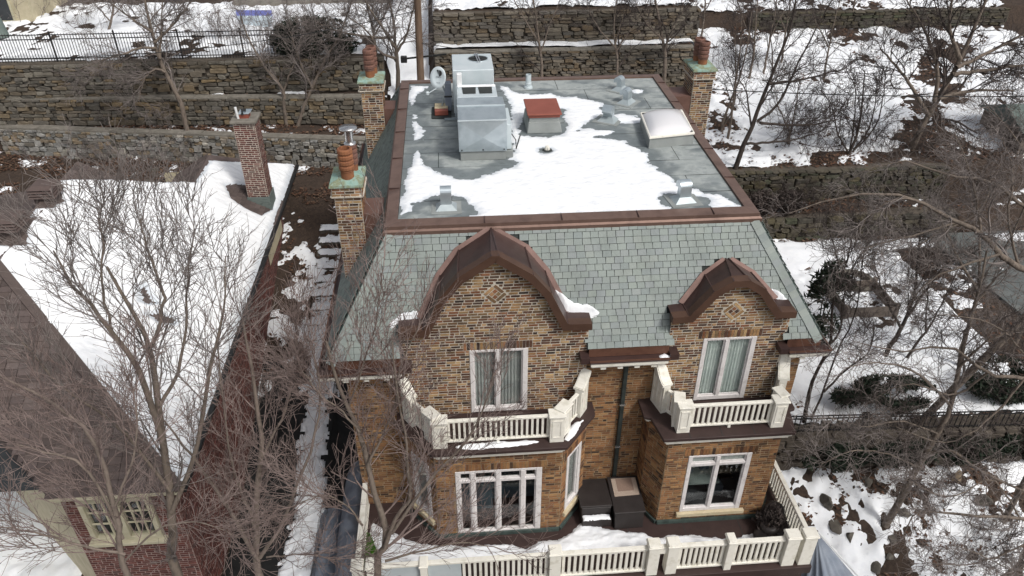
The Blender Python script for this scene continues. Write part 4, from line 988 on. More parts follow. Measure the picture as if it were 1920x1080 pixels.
# skylight
c4 = [np.array(xy(1216, 279)), np.array(xy(1299, 270)), np.array(xy(1276, 226)), np.array(xy(1199, 232))]
t = thing('skylight', 'large milky domed skylight on a grey kerb near the right edge', 'skylight', (*np.mean(c4, 0), ZR))
cc = np.mean(c4, 0); ring = lambda s, z: [(*(cc+(c-cc)*s), z) for c in c4]
MB().add(ring(1.0, ZR)+ring(.97, ZR+.27), BOXF).build('curb', 'membrane_plain', t)
MB().add(ring(1.02, ZR+.27)+ring(1.01, ZR+.33), BOXF).build('frame', 'cream', t, bevel=.01)
V = []; F = []; n = 12
for j in range(n+1):
    for i in range(n+1):
        u, v = i/n, j/n; p = (c4[0]*(1-u)+c4[1]*u)*(1-v)+(c4[3]*(1-u)+c4[2]*u)*v; p = cc+(p-cc)*.95
        V.append((*p, ZR+.33+.24*(math.sin(math.pi*u)*math.sin(math.pi*v))**.45))
F = [(j*(n+1)+i, j*(n+1)+i+1, (j+1)*(n+1)+i+1, (j+1)*(n+1)+i) for j in range(n) for i in range(n)]
MB().add(V, F).build('dome', 'dome', t, smooth=True)
# satellite dish
dx, dy = xy(828, 213)
t = thing('satellite_dish', 'grey satellite dish with dark logo on a ballasted tray', 'satellite dish', (dx, dy, ZR))
MB().box(dx-.28, dx+.28, dy-.42, dy+.42, ZR+.01, ZR+.05).build('tray', 'tar', t, bevel=.01)
for i, yy in enumerate((-.30, -.08, .14)): MB().box(dx-.19, dx+.19, dy+yy, dy+yy+.18, ZR+.055, ZR+.20).build('ballast_block', 'stone_sill' if i else 'hatch_red', t, bevel=.01)
mz = ZR+.2; dc = Vector((dx-.04, dy+.10, ZR+1.02))
MB().tube([(dx, dy+.1, mz-.1), (dx+.12, dy+.12, mz+.35), (dx+.05, dy+.14, mz+.66), dc+Vector((0, .05, -.02))], .025, 8).build('mast', 'galvanised', t)
MB().tube([(dx+.35, dy+.3, mz-.15), (dx+.1, dy+.13, mz+.4)], .015, 6).build('brace', 'galvanised', t)
MB().tube([dc+Vector((0, -.02, -.26)), dc+Vector((-.30, -.42, -.30))], .014, 6).build('feed_arm', 'galvanised_pale', t)
MB().box(dc.x-.36, dc.x-.27, dc.y-.48, dc.y-.38, dc.z-.34, dc.z-.24).build('feed_horn', 'galvanised_pale', t, bevel=.02)
nv = Vector((-.30, -.80, .32)).normalized(); ua = Vector((0, 0, 1)).cross(nv).normalized(); ub = nv.cross(ua)
V = [dc]; F = []; n = 28
for rr, dep in ((.33, 0.), (.66, .018), (1., .045)):
    for k in range(n): q = 2*math.pi*k/n; V.append(dc+(ua*math.cos(q)*.235+ub*math.sin(q)*.30)*rr+nv*dep)
F = [(0, 1+k, 1+(k+1) % n) for k in range(n)]
for j in range(2): F += [(1+j*n+k, 1+(j+1)*n+k, 1+(j+1)*n+(k+1) % n, 1+j*n+(k+1) % n) for k in range(n)]
o = MB().add(V, F).build('reflector', 'galvanised_pale', t, smooth=True); md = o.modifiers.new('s', 'SOLIDIFY'); md.thickness = .012
def on_dish(a, b_): 
    r2 = (a/.235)**2+(b_/.30)**2; return dc+ua*a+ub*b_+nv*(.045*r2+.014)
sgn = 1 if ua.dot(Vector((1, 0, 0))) > 0 else -1
V = []; N_ = 12; o0 = (.02*sgn, .12)            # D-shaped emblem: half disc with a notch
arc = [(.0, -.085)]+[(.085*math.cos(q), .085*math.sin(q)) for q in np.linspace(-math.pi/2, math.pi/2, 10)]+[(.0, .085)]
tri = [(-.075, .085), (-.016, .085), (-.016, -.05)]
for name_, poly in (('emblem', arc), ('emblem', tri)):
    MB().add([on_dish(o0[0]+a*sgn, o0[1]+b_) for a, b_ in poly], [tuple(range(len(poly)))]).build(name_, 'black_print', t)
def text_on(body, size, org, ex, ey, mt, parent, name='lettering'):
    cu = bpy.data.curves.new(name, 'FONT'); cu.body = body; cu.size = size; cu.align_x = 'CENTER'; cu.extrude = .0008
    o = bpy.data.objects.new(name, cu); COL.objects.link(o); bpy.context.view_layer.update()
    me = bpy.data.meshes.new_from_object(o.evaluated_get(bpy.context.evaluated_depsgraph_get())); bpy.data.objects.remove(o)
    me.materials.clear(); me.materials.append(MATS[mt]); ex = Vector(ex); ey = Vector(ey)
    return piece(name, me, parent, mat4(org, ex, ey, ex.cross(ey)))
text_on('DIRECTV', .040, on_dish(.01*sgn, .002), ua*sgn, ub, 'black_print', t)
text_on('Slimline', .036, on_dish(.02*sgn, -.15), ua*sgn, ub, 'blue_cloth', t)
t = thing('equipment_frame', 'dark metal equipment frame squeezed between dish and air unit', 'frame', (1.25, 6.3, ZR))
MB().box(1.12, 1.30, 6.35, 6.6, ZR+.05, ZR+.85).build('junction_box', 'tarp', t, bevel=.01)
for x in (1.1, 1.32): MB().beam((x, 6.0, ZR), (x, 6.0, ZR+.6), .04, .04).build('post', 'iron', t)
MB().beam((1.1, 6.0, ZR+.6), (1.32, 6.0, ZR+.6), .04, .04).build('rail', 'iron', t)
MB().beam((1.08, 5.7, ZR+.06), (1.46, 5.7, ZR+.06), .05, .05).build('skid', 'galvanised', t)

# ------------------------------------------------------------ terrace, railing and what stands on it
TZ = -.08
tr = MB().prism([(XL+.0, YM+.05), (XL, -4.15), (9.33, -4.15), (9.33, -1.2), (XR, -1.2), (XR, YM+.05)], TZ-.25, TZ).build('terrace_deck', 'brown_deck', H, bevel=.01)
for x in (5.2, 6.6, 8.0): MB().beam((x, -4.0, TZ+.002), (x, -2.62, TZ+.002), .012, .006).build('seam', 'tar', tr)
MB().box(XL+.1, 9.2, -4.05, YM+.1, -3.2, TZ-.26).build('lower_storey', 'brown_deck', H)
t = thing('terrace_railing', 'cream painted balustrade with boxed posts around the brown terrace', 'railing', (3.9, -4.0, TZ))
ZT = .80
def post(x, y, w=.26, z1=ZT+.12, d=.26): pier(t, (x, y), w, d, TZ-.35, z1, 0, .025, .05, False, 'post', True)
YF = -3.95
for x, w in ((3.19, .26), (5.47, .26), (5.92, .26), (7.28, .17), (8.74, .3), (9.15, .3)): post(x, YF, w)
for x in (-1.25, -.93): post(x, YF-.02, .24)
segs = [(1.05, 3.06, 16), (3.33, 5.34, 15), (5.6, 5.79, 0), (6.06, 7.19, 9), (7.37, 8.58, 9)]
for a, b_, n in segs:
    if n: balusters(t, (a, YF, 0), (b_, YF, 0), TZ+.05, ZT, n, .065, .05, (.10, .07), .06)
    else: MB().box(a, b_, YF-.06, YF+.06, ZT-.2, ZT).build('rail', 'cream', t)
MB().box(-.81, 1.05, YF-.06, YF+.06, ZT-.07, ZT).build('rail', 'cream', t, bevel=.008)
MB().box(-.81, .12, YF-.025, YF+.025, TZ, ZT-.07).build('solid_panel', 'galvanised_pale', t); MB().box(.30, 1.05, YF-.025, YF+.025, TZ, ZT-.07).build('solid_panel', 'galvanised_pale', t)
post(.21, YF, .16, ZT+.02)
balusters(t, (9.18, -3.8, 0), (9.18, -1.5, 0), TZ+.12, ZT, 19, .05, .05, (.09, .07), .06)
MB().box(-1.33, -1.20, -3.85, -1.5, ZT-.07, ZT).build('rail', 'cream', t, bevel=.008)
balusters(t, (-1.27, -3.8, 0), (-1.27, -1.5, 0), TZ+.05, ZT-.08, 16, .05, .05, (.07, .05), .05)
DK = [(1090, 978), (1072, 997), (1045, 1011), (1010, 1018), (985, 1030), (960, 1022), (900, 1022), (850, 1024), (790, 1020), (750, 1005), (715, 990), (700, 982), (690, 1010), (680, 1080), (1200, 1085), (1520, 1060), (1470, 1020), (1437, 1006), (1420, 996), (1400, 1003), (1378, 1012), (1340, 1008), (1300, 1003), (1250, 1003), (1225, 1008), (1205, 998), (1150, 992), (1110, 985)]
DKP = on_z(DK, TZ)
snow_sheet('terrace_snow', 'long melting snow drift along the inside of the terrace balustrade', lambda X, Y: np.minimum(pdist(DKP, X, Y), Y+3.38), -1.2, 9.1, -3.88, -2.0, .035, lambda X, Y: 0*X+TZ, .12, .10, .14, 12, 'snow')
def snow_bits(name, label, px, z, th, seed, cell=.022):
    P = on_z(px, z); A_ = np.array(P)
    return snow_sheet(name, label, lambda X, Y: pdist(P, X, Y), A_[:, 0].min()-.1, A_[:, 0].max()+.1, A_[:, 1].min()-.1, A_[:, 1].max()+.1, cell, lambda X, Y: 0*X+z, th, .05, .08, seed, 'snow')
snow_bits('ledge_snow', 'thin ragged snow strip on the front ledge of the left balcony', [(852, 838), (880, 833), (920, 829), (960, 827), (985, 824), (1012, 828), (990, 834), (950, 838), (900, 842), (866, 842)], ZB, .05, 31)
snow_bits('ledge_snow', 'snow clump on the chamfered right ledge of the left balcony', [(1058, 824), (1066, 808), (1076, 792), (1094, 788), (1088, 800), (1078, 815), (1066, 828)], ZB, .06, 32)
snow_bits('ledge_snow', 'tiny snow lump on the copper gutter between the gables', [(1236, 667), (1246, 663), (1256, 668), (1250, 672), (1240, 671)], 4.655, .05, 33, .015)
# pulvinated snow on the hood shoulders
def shoulder(label, x0, x1, y0, y1, z, th, seed):
    return snow_sheet('hood_snow', label, lambda X, Y: np.minimum(np.minimum(X-x0, x1-X), np.minimum(Y-y0, y1-Y)), x0-.05, x1+.05, y0-.05, y1+.05, .025, lambda X, Y: 0*X+z+np.clip((Y-y0), 0, 1)*.12, th, .09, .10, seed, 'snow')
def slope_snow(label, px, th, seed):
    n_ = np.array([0, -2.36, 1.42]); P0 = np.array([0, -.29, 7.23]); P = []
    for a, b_ in px: r = ray(a, b_); q = CAM+r*(n_ @ (P0-CAM))/(n_ @ r); P.append((q[0], q[1]))
    A_ = np.array(P)
    return snow_sheet('hood_snow', label, lambda X, Y: pdist(P, X, Y), A_[:, 0].min()-.05, A_[:, 0].max()+.05, A_[:, 1].min()-.05, A_[:, 1].max()+.05, .012, lambda X, Y: 7.23+(Y+.29)*2.36/1.42+.05, th, .06, .05, seed, 'snow', .1)
slope_snow('snow wedge on the right shoulder of the large copper hood', [(1032, 540), (1050, 553), (1062, 562), (1078, 572), (1100, 573), (1125, 590), (1118, 597), (1085, 597), (1062, 594), (1050, 575)], .22, 41)
slope_snow('snow wedge on the left shoulder of the large copper hood', [(725, 612), (750, 594), (775, 586), (800, 588), (790, 600), (755, 606), (735, 618)], .2, 42)
slope_snow('small snow heap on the right shoulder of the small copper hood', [(1446, 544), (1460, 553), (1474, 566), (1468, 570), (1456, 566)], .2, 43)
t = thing('bulkhead_box', 'black flat topped roof box with snow on its front ledge, left of the matted one', 'box', (4.44, -2.1, TZ))
MB().box(4.06, 4.80, -2.46, -1.58, TZ, .46).build('body', 'dark_box', t, bevel=.015); MB().box(4.03, 4.83, -2.44, -1.56, .46, .50).build('lid', 'dark_box', t, bevel=.012)
MB().box(4.06, 4.80, -2.62, -2.46, TZ, .20).build('front_ledge', 'dark_box', t, bevel=.012)
snow_sheet('ledge_snow', '', lambda X, Y: np.minimum(np.minimum(X-4.12, 4.74-X), np.minimum(Y+2.60, -2.49-Y))+.02, 4.05, 4.8, -2.63, -2.45, .018, lambda X, Y: 0*X+.20, .06, .04, .09, 51, 'snow', parent=t)
t = thing('bulkhead_box', 'black sloping roof box with a beige mat on its lid', 'box', (5.2, -2.2, TZ))
MB().frustum(4.86, 5.58, -2.72, -1.62, TZ, 4.86, 5.58, -2.66, -1.62, .45).build('body', 'dark_box', t, bevel=.015)
MB().add([(4.83, -2.70, .45), (5.61, -2.70, .45), (5.61, -1.60, .52), (4.83, -1.60, .52), (4.83, -2.70, .50), (5.61, -2.70, .50), (5.61, -1.60, .58), (4.83, -1.60, .58)], BOXF).build('lid', 'dark_box', t, bevel=.012)
t = thing('door_mat', 'beige bordered mat lying on the black roof box', 'mat', (5.25, -1.9, .58))
MB().add([(4.92, -2.22, .538), (5.55, -2.20, .540), (5.55, -1.68, .578), (4.92, -1.68, .578), (4.92, -2.22, .55), (5.55, -2.20, .552), (5.55, -1.68, .59), (4.92, -1.68, .59)], BOXF).build('border', 'mat_beige', t)
MB().add([(5.03, -2.08, .5595), (5.44, -2.07, .5610), (5.44, -1.70, .588), (5.03, -1.70, .588), (5.03, -2.08, .5645), (5.44, -2.07, .566), (5.44, -1.70, .593), (5.03, -1.70, .593)], BOXF).build('field', 'mat_brown', t)
# green shrub in the left corner and dark covered pots in the right one
def blobby(mb, c, r, h, n, seed, s=.05):
    q = np.random.default_rng(seed); V = []; F = []
    for i in range(n):
        z = q.uniform(0, 1); rr = r*(1-z)**.8*math.sqrt(q.uniform(.2, 1)); a = q.uniform(0, 6.28); p = np.array(c)+(rr*math.cos(a), rr*math.sin(a), z*h)
        d = q.normal(size=3); d /= np.linalg.norm(d); d[2] += .8; e = np.cross(d, q.normal(size=3)); e /= np.linalg.norm(e)
        k = len(V); V += [p-e*s*.35, p+d*s, p+e*s*.35, p-d*s*.3]; F.append((k, k+1, k+2, k+3))
    mb.add(V, F); return mb
t = thing('potted_shrub', 'bright green conical shrub in the left corner of the terrace', 'shrub', (-1.03, -3.3, TZ))
MB().lathe((-1.03, -3.3, TZ), [(.0, 0), (.12, 0), (.15, .2), (.13, .2)], 14).build('pot', 'dark_box', t)
blobby(MB(), (-1.03, -3.3, TZ+.18), .19, .95, 1700, 3, .055).build('foliage', 'green_shrub', t)
t = thing('garden_bundle', 'heap of dark covered pots and dry stems in the right terrace corner', 'planters', (8.75, -3.1, TZ))
for i, (x, y, r, h) in enumerate(((8.60, -3.15, .22, .38), (8.85, -2.75, .24, .5), (8.9, -3.3, .2, .3), (8.35, -3.3, .17, .22))):
    MB().lathe((x, y, TZ), [(r*.8, 0), (r, h*.5), (r*1.05, h*.9), (r*.7, h), (0, h*.97)], 12).build('covered_pot', 'dark_box', t, smooth=True)
blobby(MB(), (8.7, -3.0, TZ+.15), .45, .6, 900, 8, .10).build('dry_stems', 'twig_dark', t)
# grey canopy beyond the right corner
ap = bz(1531, 998, .45); b1 = bz(1508, 1110, -1.6); b2 = bz(1600, 1110, -1.6)
t = thing('garden_canopy', 'closed blue grey fabric canopy rising beyond the terrace corner', 'canopy', (10.3, -4.2, -2.4))
V = [tuple(ap)]; n = 78; cc_ = np.array([10.3, -4.1])
for j, (f, z) in enumerate(((.3, -.2), (.62, -.95), (1., -1.9))):
    for k in range(n): q = 2*math.pi*k/n; rr = f*(.95+.10*math.cos(4*q+.7)+.09*math.cos(13*q)*(.4+f)); V.append((ap[0]*(1-f)+cc_[0]*f+rr*math.cos(q), ap[1]*(1-f)+cc_[1]*f+rr*.8*math.sin(q), z))
F = [(0, 1+k, 1+(k+1) % n) for k in range(n)]
for j in range(2): F += [(1+j*n+k, 1+(j+1)*n+k, 1+(j+1)*n+(k+1) % n, 1+j*n+(k+1) % n) for k in range(n)]
MB().add(V, F).build('fabric', 'tarp', t, smooth=True)
MB().beam(tuple(ap+np.array((.03, 0, .01))), (11.15, -4.0, -1.35), .05, .03).build('white_edge', 'white_plastic', t)
MB().tube([(ap[0], ap[1], -2.6), (ap[0], ap[1], ap[2]+.05)], .03, 8).build('pole', 'steel', t)

# ------------------------------------------------------------ the neighbour's red brick house
NB = thing('neighbour_house', 'red brick house with brown hipped roof mostly under snow, left of the alley', 'house', (-8, 4, -2.2))
EX, EY0, EY1, EZ, MS = -4.97, -2.95, 11.85, 2.5, .55        # right eave x, front and back eave y, eave height, slope
RX = -10.2; RZN = EZ+(EX-RX)*MS; RY0, RY1 = EY0+(EX-RX), EY1-(EX-RX)
fl = (-7.75, EY0)                                           # front eave ends here, then the corner is cut at 45 degrees
lft = (-15.4, EY0+7.65)
def roofz_T(x): return EZ+(EX-x)*MS
MB().add([(EX, EY0, EZ), (EX, EY1, EZ), (RX, RY1, RZN), (RX, RY0, RZN)], [(0, 1, 2, 3)]).build('roof_right_slope', 'shingle', NB)
MB().add([(fl[0], fl[1], EZ), (EX, EY0, EZ), (RX, RY0, RZN), (lft[0], lft[1], EZ)], [(0, 1, 2), (0, 2, 3)]).build('roof_front_slope', 'shingle', NB)
MB().add([(lft[0], lft[1], EZ), (RX, RY0, RZN), (RX, RY1, RZN), (-15.4, EY1-3, EZ)], [(0, 1, 2, 3)]).build('roof_left_slope', 'shingle', NB)
MB().add([(EX, EY1, EZ), (-15.4, EY1, EZ), (-15.4, EY1-3, EZ), (RX, RY1, RZN)], [(0, 1, 3), (1, 2, 3)]).build('roof_rear_slope', 'shingle', NB)
# rear wing
wx, wz, wy1 = -7.55, roofz_T(-7.55), 13.7
wr = 11.7
MB().add([(EX, 9.0, EZ+.01), (EX, wy1, EZ+.01), (wx, wr, wz+.01), (wx, 9.0, wz+.01)], [(0, 1, 2, 3)]).build('wing_right_slope', 'shingle', NB)
MB().add([(EX, wy1, EZ), (-8.95, wr+.5, EZ+.5), (wx, wr, wz+.005)], [(0, 1, 2)]).build('wing_rear_slope', 'shingle', NB)
MB().add([(wx, 9.4, wz+.01), (wx, wr, wz+.01), (-8.95, wr+.5, EZ+.55), (-8.95, 9.4, EZ+.55)], [(0, 1, 2, 3)]).build('wing_left_slope', 'shingle', NB)
# shingles: staggered overlapping tabs on the bare front and wing slopes
def shingles(P0, u, up, Lfn, rows, ex, w, nrm, name='shingle'):
    P0, u, up, nrm = map(Vector, (P0, u, up, nrm)); items = []
    for k in range(rows):
        a, b_ = Lfn((k+.5)*ex); x = a-(w*.5 if k % 2 else 0)
        while x < b_:
            x0, x1 = max(x, a), min(x+w, b_); x += w
            if x1-x0 < .05: continue
            tl = .10; d = (-up*math.cos(tl)+nrm*math.sin(tl)); n2 = nrm*math.cos(tl)+up*math.sin(tl)
            items.append(mat4(P0+u*(x0+x1)*.5+up*((k+.45)*ex)+nrm*(.022+random.uniform(0, .004)), u*(x1-x0-.014), n2*.012, -d*(ex+.03)))
    return items
SH_ME = [unit_box_mesh('shingle', 'shingle', .02, 70+i) for i in range(4)]
k1 = 1/math.hypot(1, MS)
def Lf(s):      # extent along x of the front slope at slope distance s
    h = s*k1; return (fl[0]-h*1.0-.0, EX-h)
it = shingles((0, EY0, EZ), (1, 0, 0), (0, k1, MS*k1), Lf, 34, .17, .30, (0, -MS*k1, k1))
kw = math.hypot(1.4, wz-EZ-.55); it2 = shingles((-8.95, 0, EZ+.55), (0, -1, 0), (1.4/kw, 0, (wz-EZ-.55)/kw), lambda s: (-wr-.3, -9.6), 9, .17, .30, (-(wz-EZ-.55)/kw, 0, 1.4/kw))
it3 = shingles((EX, 0, EZ), (0, 1, 0), (-k1, 0, MS*k1), lambda s: (2.5 if s > 4.6 else (8.8 if s < 2.1 else 99), (8.0 if s > 4.6 else (10.6 if s < 2.1 else 0))), 36, .17, .30, (MS*k1, 0, k1))
allsh = sorted(it, key=lambda m_: m_.translation.y)
for i, M4 in enumerate(allsh[:285]): piece('shingle', SH_ME[i % 4], NB, M4)
V = []; F = []
for M4 in allsh[285:]+it2+it3: n = len(V); V += [M4 @ w.co for w in SH_ME[0].vertices]; F += [tuple(k+n for k in f) for f in BOXF]
tag(meshobj('shingling', V, F, 'shingle', NB), kind='stuff')
for a, b_ in (((EX, EY0, EZ+.03), (RX, RY0, RZN+.03)), ((RX, RY0, RZN+.03), (RX, RY1, RZN+.03))): MB().beam(a, b_, .22, .05).build('ridge_cap', 'shingle', NB)
# snow on the right slope, by outline
def on_T(px, py):
    r = ray(px, py); n = np.array([MS, 0, 1.]); P0 = np.array([EX, 0, EZ]); return CAM+r*(n @ (P0-CAM))/(n @ r)
SN = [(105, 339), (200, 338), (292, 343), (368, 343), (395, 303), (550, 309), (545, 345), (500, 470), (420, 690), (345, 905), (330, 890), (250, 800), (120, 650), (10, 510), (-60, 430), (0, 462), (52, 462), (50, 420), (70, 392), (100, 392), (120, 378), (100, 360)]
SNP = [tuple(on_T(*p)[:2]) for p in SN]
HOLES = [[(424, 350), (445, 347), (510, 352), (508, 362), (513, 372), (511, 394), (490, 405), (460, 392), (435, 374)], [(262, 540), (275, 535), (283, 555), (297, 570), (280, 572), (264, 566)], [(275, 590), (300, 588), (333, 598), (330, 610), (300, 606)]]
HP = [[tuple(on_T(*p)[:2]) for p in h] for h in HOLES]
def nb_sd(X, Y):
    d = pdist(SNP, X, Y)
    for h in HP: d = np.minimum(d, -pdist(h, X, Y))
    return np.minimum(d, EX-.03-X)
snow_sheet('roof_snow', 'thick smooth snow blanket on the neighbour house roof, around its red chimney', nb_sd, -12.0, -4.9, -3, 13.72, .06, lambda X, Y: roofz_T(X)+.03, .13, .14, .10, 61, 'snow_roof', .05)
# walls
NBR = Bricker(NB)
def nsp(v): 
    s = [(0, 2.45)]
    if .62 < v < 2.05: s = cut(s, .33, 1.95)
    return s
WX = -5.35; WY = -2.6
NBR.wall((-7.8, WY, 0), (1, 0, 0), (0, -1, 0), -2.2, 2.42, nsp, 'red_brick', 'red_mortar', (), 80, 2, ch=.075)
NBR.wall((WX, WY, 0), (0, 1, 0), (1, 0, 0), -2.2, 2.42, lambda v: [(0, 14.2)], 'red_brick', 'red_mortar', (), 81, 1, ch=.075)
MB().add([(-7.8, WY, -2.2), (-13, 2.6, -2.2), (-13, 2.6, 2.45), (-7.8, WY, 2.45)], [(0, 3, 2, 1)]).build('corner_wall', 'stucco_yellow', NB)
MB().add([(WX, 13.4, .3), (-10, 13.4, .3), (-10, 13.4, 2.5), (WX, 13.4, 2.5)], [(0, 1, 2, 3)]).build('rear_gable', 'stucco_yellow', NB)
MB().box(-13, WX-.1, WY+.1, 11.5, 2.3, 2.42).build('ceiling_slab', 'room', NB)
fb = MB().box(EX-.10, EX+.02, EY0, 13.72, EZ-.11, EZ+.0).build('eave_board', 'cream_old', NB, bevel=.01)
MB().box(fl[0], EX+.02, EY0-.03, EY0+.09, EZ-.11, EZ-.005).build('eave_board', 'cream_old', NB, bevel=.01)
MB().box(EX-.38, EX-.1, EY0+.1, 13.7, EZ-.15, EZ-.12).build('soffit', 'cream_old', NB)
MB().beam((EX+.06, EY0, EZ-.02), (EX+.06, 13.72, EZ-.02), .11, .09).build('gutter', 'iron', NB)
for y in np.arange(-2, 13.4, 1.1): MB().box(EX-.35, EX-.08, y-.05, y+.05, EZ-.42, EZ-.17).build('eave_bracket', 'cream_old', NB)
MB().add([(WX+.03, 8.6, 1.0), (WX+.03, 11.2, 1.0), (WX+.03, 11.2, 2.35), (WX+.03, 8.6, 2.35)], [(0, 1, 2, 3)]).build('stucco_panel', 'stucco_yellow', NB)
# front window pair
def nwin(x0, x1, z0, z1):
    m = MB(); y = WY-.03
    for a, b_ in ((x0, x0+.11), ((x0+x1)/2-.09, (x0+x1)/2+.09), (x1-.11, x1)): m.box(a, b_, y-.05, y+.12, z0, z1)
    m.box(x0+.11, x1-.11, y-.045, y+.12, z0, z0+.1).box(x0+.11, x1-.11, y-.045, y+.12, z1-.12, z1)
    w = m.build('window', 'cream_old', NB, bevel=.008)
    for a, b_ in ((x0+.11, (x0+x1)/2-.09), ((x0+x1)/2+.09, x1-.11)):
        MB().box(a, b_, y+.05, y+.06, z0+.1, z1-.12).build('pane', 'glass', w)
        for f in (1/3, 2/3): MB().box(a+(b_-a)*f-.018, a+(b_-a)*f+.018, y+.01, y+.045, z0+.1, z1-.12).build('glazing_bar', 'cream_old', w)
        for f in (.36, .68): MB().box(a, b_, y+.013, y+.042, z0+.1+(z1-z0-.22)*f-.018, z0+.1+(z1-z0-.22)*f+.018).build('glazing_bar', 'cream_old', w)
    MB().box(x0-.08, x1+.08, y-.14, y+.05, z0-.1, z0-.002).build('sill', 'cream_old', w, bevel=.01)
nwin(-7.45, -5.87, .65, 2.05)
MB().box(-7.5, -5.8, WY+.15, WY+1.2, .4, 2.2).build('room_lining', 'room', NB)
# red chimney
cx0, cx1, cy0, cy1, cz0, cz1 = -5.92, -5.22, 9.75, 10.45, 2.6, 5.85
ch = MB().box(cx0+.02, cx1-.02, cy0+.02, cy1-.02, cz0, cz1).build('chimney', 'red_mortar', NB); tag(ch, 'tall red brick chimney rising from the snowy roof')
for (o_, u, n, L) in (((cx0, cy0, 0), (1, 0, 0), (0, -1, 0), cx1-cx0), ((cx1, cy0, 0), (0, 1, 0), (1, 0, 0), cy1-cy0), ((cx0, cy1, 0), (0, -1, 0), (-1, 0, 0), cy1-cy0)):
    NBR.wall(o_, u, n, cz0+.1, cz1, lambda v: [(0, L)], 'red_brick', 'mortar_pale', (), 84, 3, part=ch, mname='mortar_face')
MB().box(cx0-.08, cx1+.08, cy0-.08, cy1+.08, cz1, cz1+.1).build('cap', 'stone_coping', ch, bevel=.02)
MB().frustum(cx0-.04, cx1+.05, cy0-.05, cy1+.04, 2.45, cx0-.03, cx1+.04, cy0-.04, cy1+.03, 3.15).build('flashing', 'slate_dark', ch)
MB().box(-5.72, -5.42, 9.95, 10.25, cz1+.1, cz1+.25).build('flue', 'hatch_red', ch); MB().frustum(-5.75, -5.39, 9.92, 10.28, cz1+.25, -5.70, -5.30, 9.95, 10.2, cz1+.34).build('damper_hood', 'galvanised', ch, bevel=.01)
MB().tube([(-5.76, 9.95, cz1+.1), (-5.78, 9.93, cz1+.5)], .04, 8).build('flue_pipe', 'white_plastic', ch); MB().tube([(-5.6, 9.93, cz1+.25), (-5.58, 9.9, cz1+.42), (-5.45, 9.92, cz1+.4)], .05, 8).build('damper_arm', 'iron', ch)
NBR.finish(285)
# two box ventilators near the ridge
for lab, (px, py) in (('brown louvred roof ventilator near the ridge, farther back', (91, 372)), ('brown louvred roof ventilator near the ridge, nearer one', (22, 434))):
    p = on_T(px, py); x, y = p[0], p[1]; z = roofz_T(x)
    t = thing('roof_ventilator', lab, 'roof vent', (x, y, z), 'ventilators on the neighbour roof')
    MB().box(x-.26, x+.26, y-.26, y+.26, z-.3, z+.34).build('body', 'shingle', t)
    for k in range(3): MB().frustum(x-.36+.01*k, x+.36-.01*k, y-.36, y+.36, z+.16+k*.08, x-.33, x+.33, y-.33, y+.33, z+.205+k*.08).build('louvre', 'vent_brown', t)
    MB().frustum(x-.36, x+.36, y-.36, y+.36, z+.40, x-.24, x+.24, y-.24, y+.24, z+.50).build('cap', 'vent_brown', t, bevel=.01)

# ------------------------------------------------------------ alley clutter
def tarp_heap(label, x0, x1, y0, y1, z, h, mt, seed, cat='tarp', name='tarp'):
    X, Y, F = gridmesh(np.linspace(x0, x1, 24), np.linspace(y0, y1, 60)); u = (X-x0)/(x1-x0); v = (Y-y0)/(y1-y0)
    Z = z+h*(np.sin(np.pi*np.clip(u, .02, .98))**.5)*(np.sin(np.pi*np.clip(v, .02, .98))**.3)*(.7+.6*fbm(X*1.3, Y*1.3, seed))+(fbm(X*5, Y*2.5, seed+3)-.5)*.12
    return tag(meshobj(name, np.stack([X, Y, Z], -1), F, mt, smooth=True), label, cat)
tarp_heap('long blue grey tarpaulin draped along the foot of the house in the alley', -2.35, -1.42, -3.9, 1.8, -2.3, 1.1, 'tarp_dark', 1)
tarp_heap('pale snow dusted tarpaulin beside the darker one in the alley', -3.0, -2.3, -4.2, .2, -2.3, .6, 'tarp', 2)
t = thing('mesh_fence', 'sagging black mesh fence running down the middle of the alley', 'fence', (-2.75, 0, -2.2))
for k in range(9):
    y = -4+k*1.05; z = float(ground_z(-2.75, y)); MB().beam((-2.75, y, z), (-2.75, y, z+1.0), .05, .05).build('post', 'iron', t)
q = MB()
for k in range(9): z0 = .1+k*.11; q.tube([(-2.75+.02*math.sin(y_*3+k), y_, float(ground_z(-2.75, y_))+z0) for y_ in np.arange(-4, 4.5, .5)], .006, 3, False)
for y_ in np.arange(-4, 4.4, .09): z = float(ground_z(-2.75, y_)); q.beam((-2.75, y_, z+.08), (-2.75, y_, z+1.0), .008, .008)
tag(q.build('mesh_wires', 'iron', t), kind='stuff')
for k in range(9):      # steps of the alley stair, each with its cushion of snow
    y = 6.2+k*.62; z = float(ground_z(-3.4, y))
    t = thing('stair_step', ['lowest', 'second', 'third', 'fourth', 'fifth', 'sixth', 'seventh', 'eighth', 'highest'][k]+' snow capped stone step of the alley stair, counted from below', 'step', (-3.4, y, z), 'alley stair steps')
    MB().box(-3.95, -2.80, y, y+.45, z-.3, z+.13).build('stone_tread', 'boulder', t, bevel=.03)
    snow_sheet('snow_cap', '', lambda X, Y: np.minimum(np.minimum(X+3.92, -2.83-X), np.minimum(Y-y, y+.40-Y)), -4.0, -2.78, y-.03, y+.48, .03, lambda X, Y: 0*X+z+.13, .09, .06, .16, 90+k, 'snow', parent=t)
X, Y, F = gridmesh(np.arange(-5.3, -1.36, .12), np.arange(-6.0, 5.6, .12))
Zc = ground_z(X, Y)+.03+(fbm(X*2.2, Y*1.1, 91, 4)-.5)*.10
tag(meshobj('cloth_and_shade', np.stack([X, Y, Zc], -1), F, 'cloth_shade_black', smooth=True), 'black wrinkled cloth over the alley floor, also painting in the shade between the houses', 'cloth')  # cloth spread over the whole floor; its black paints in the deep alley shade
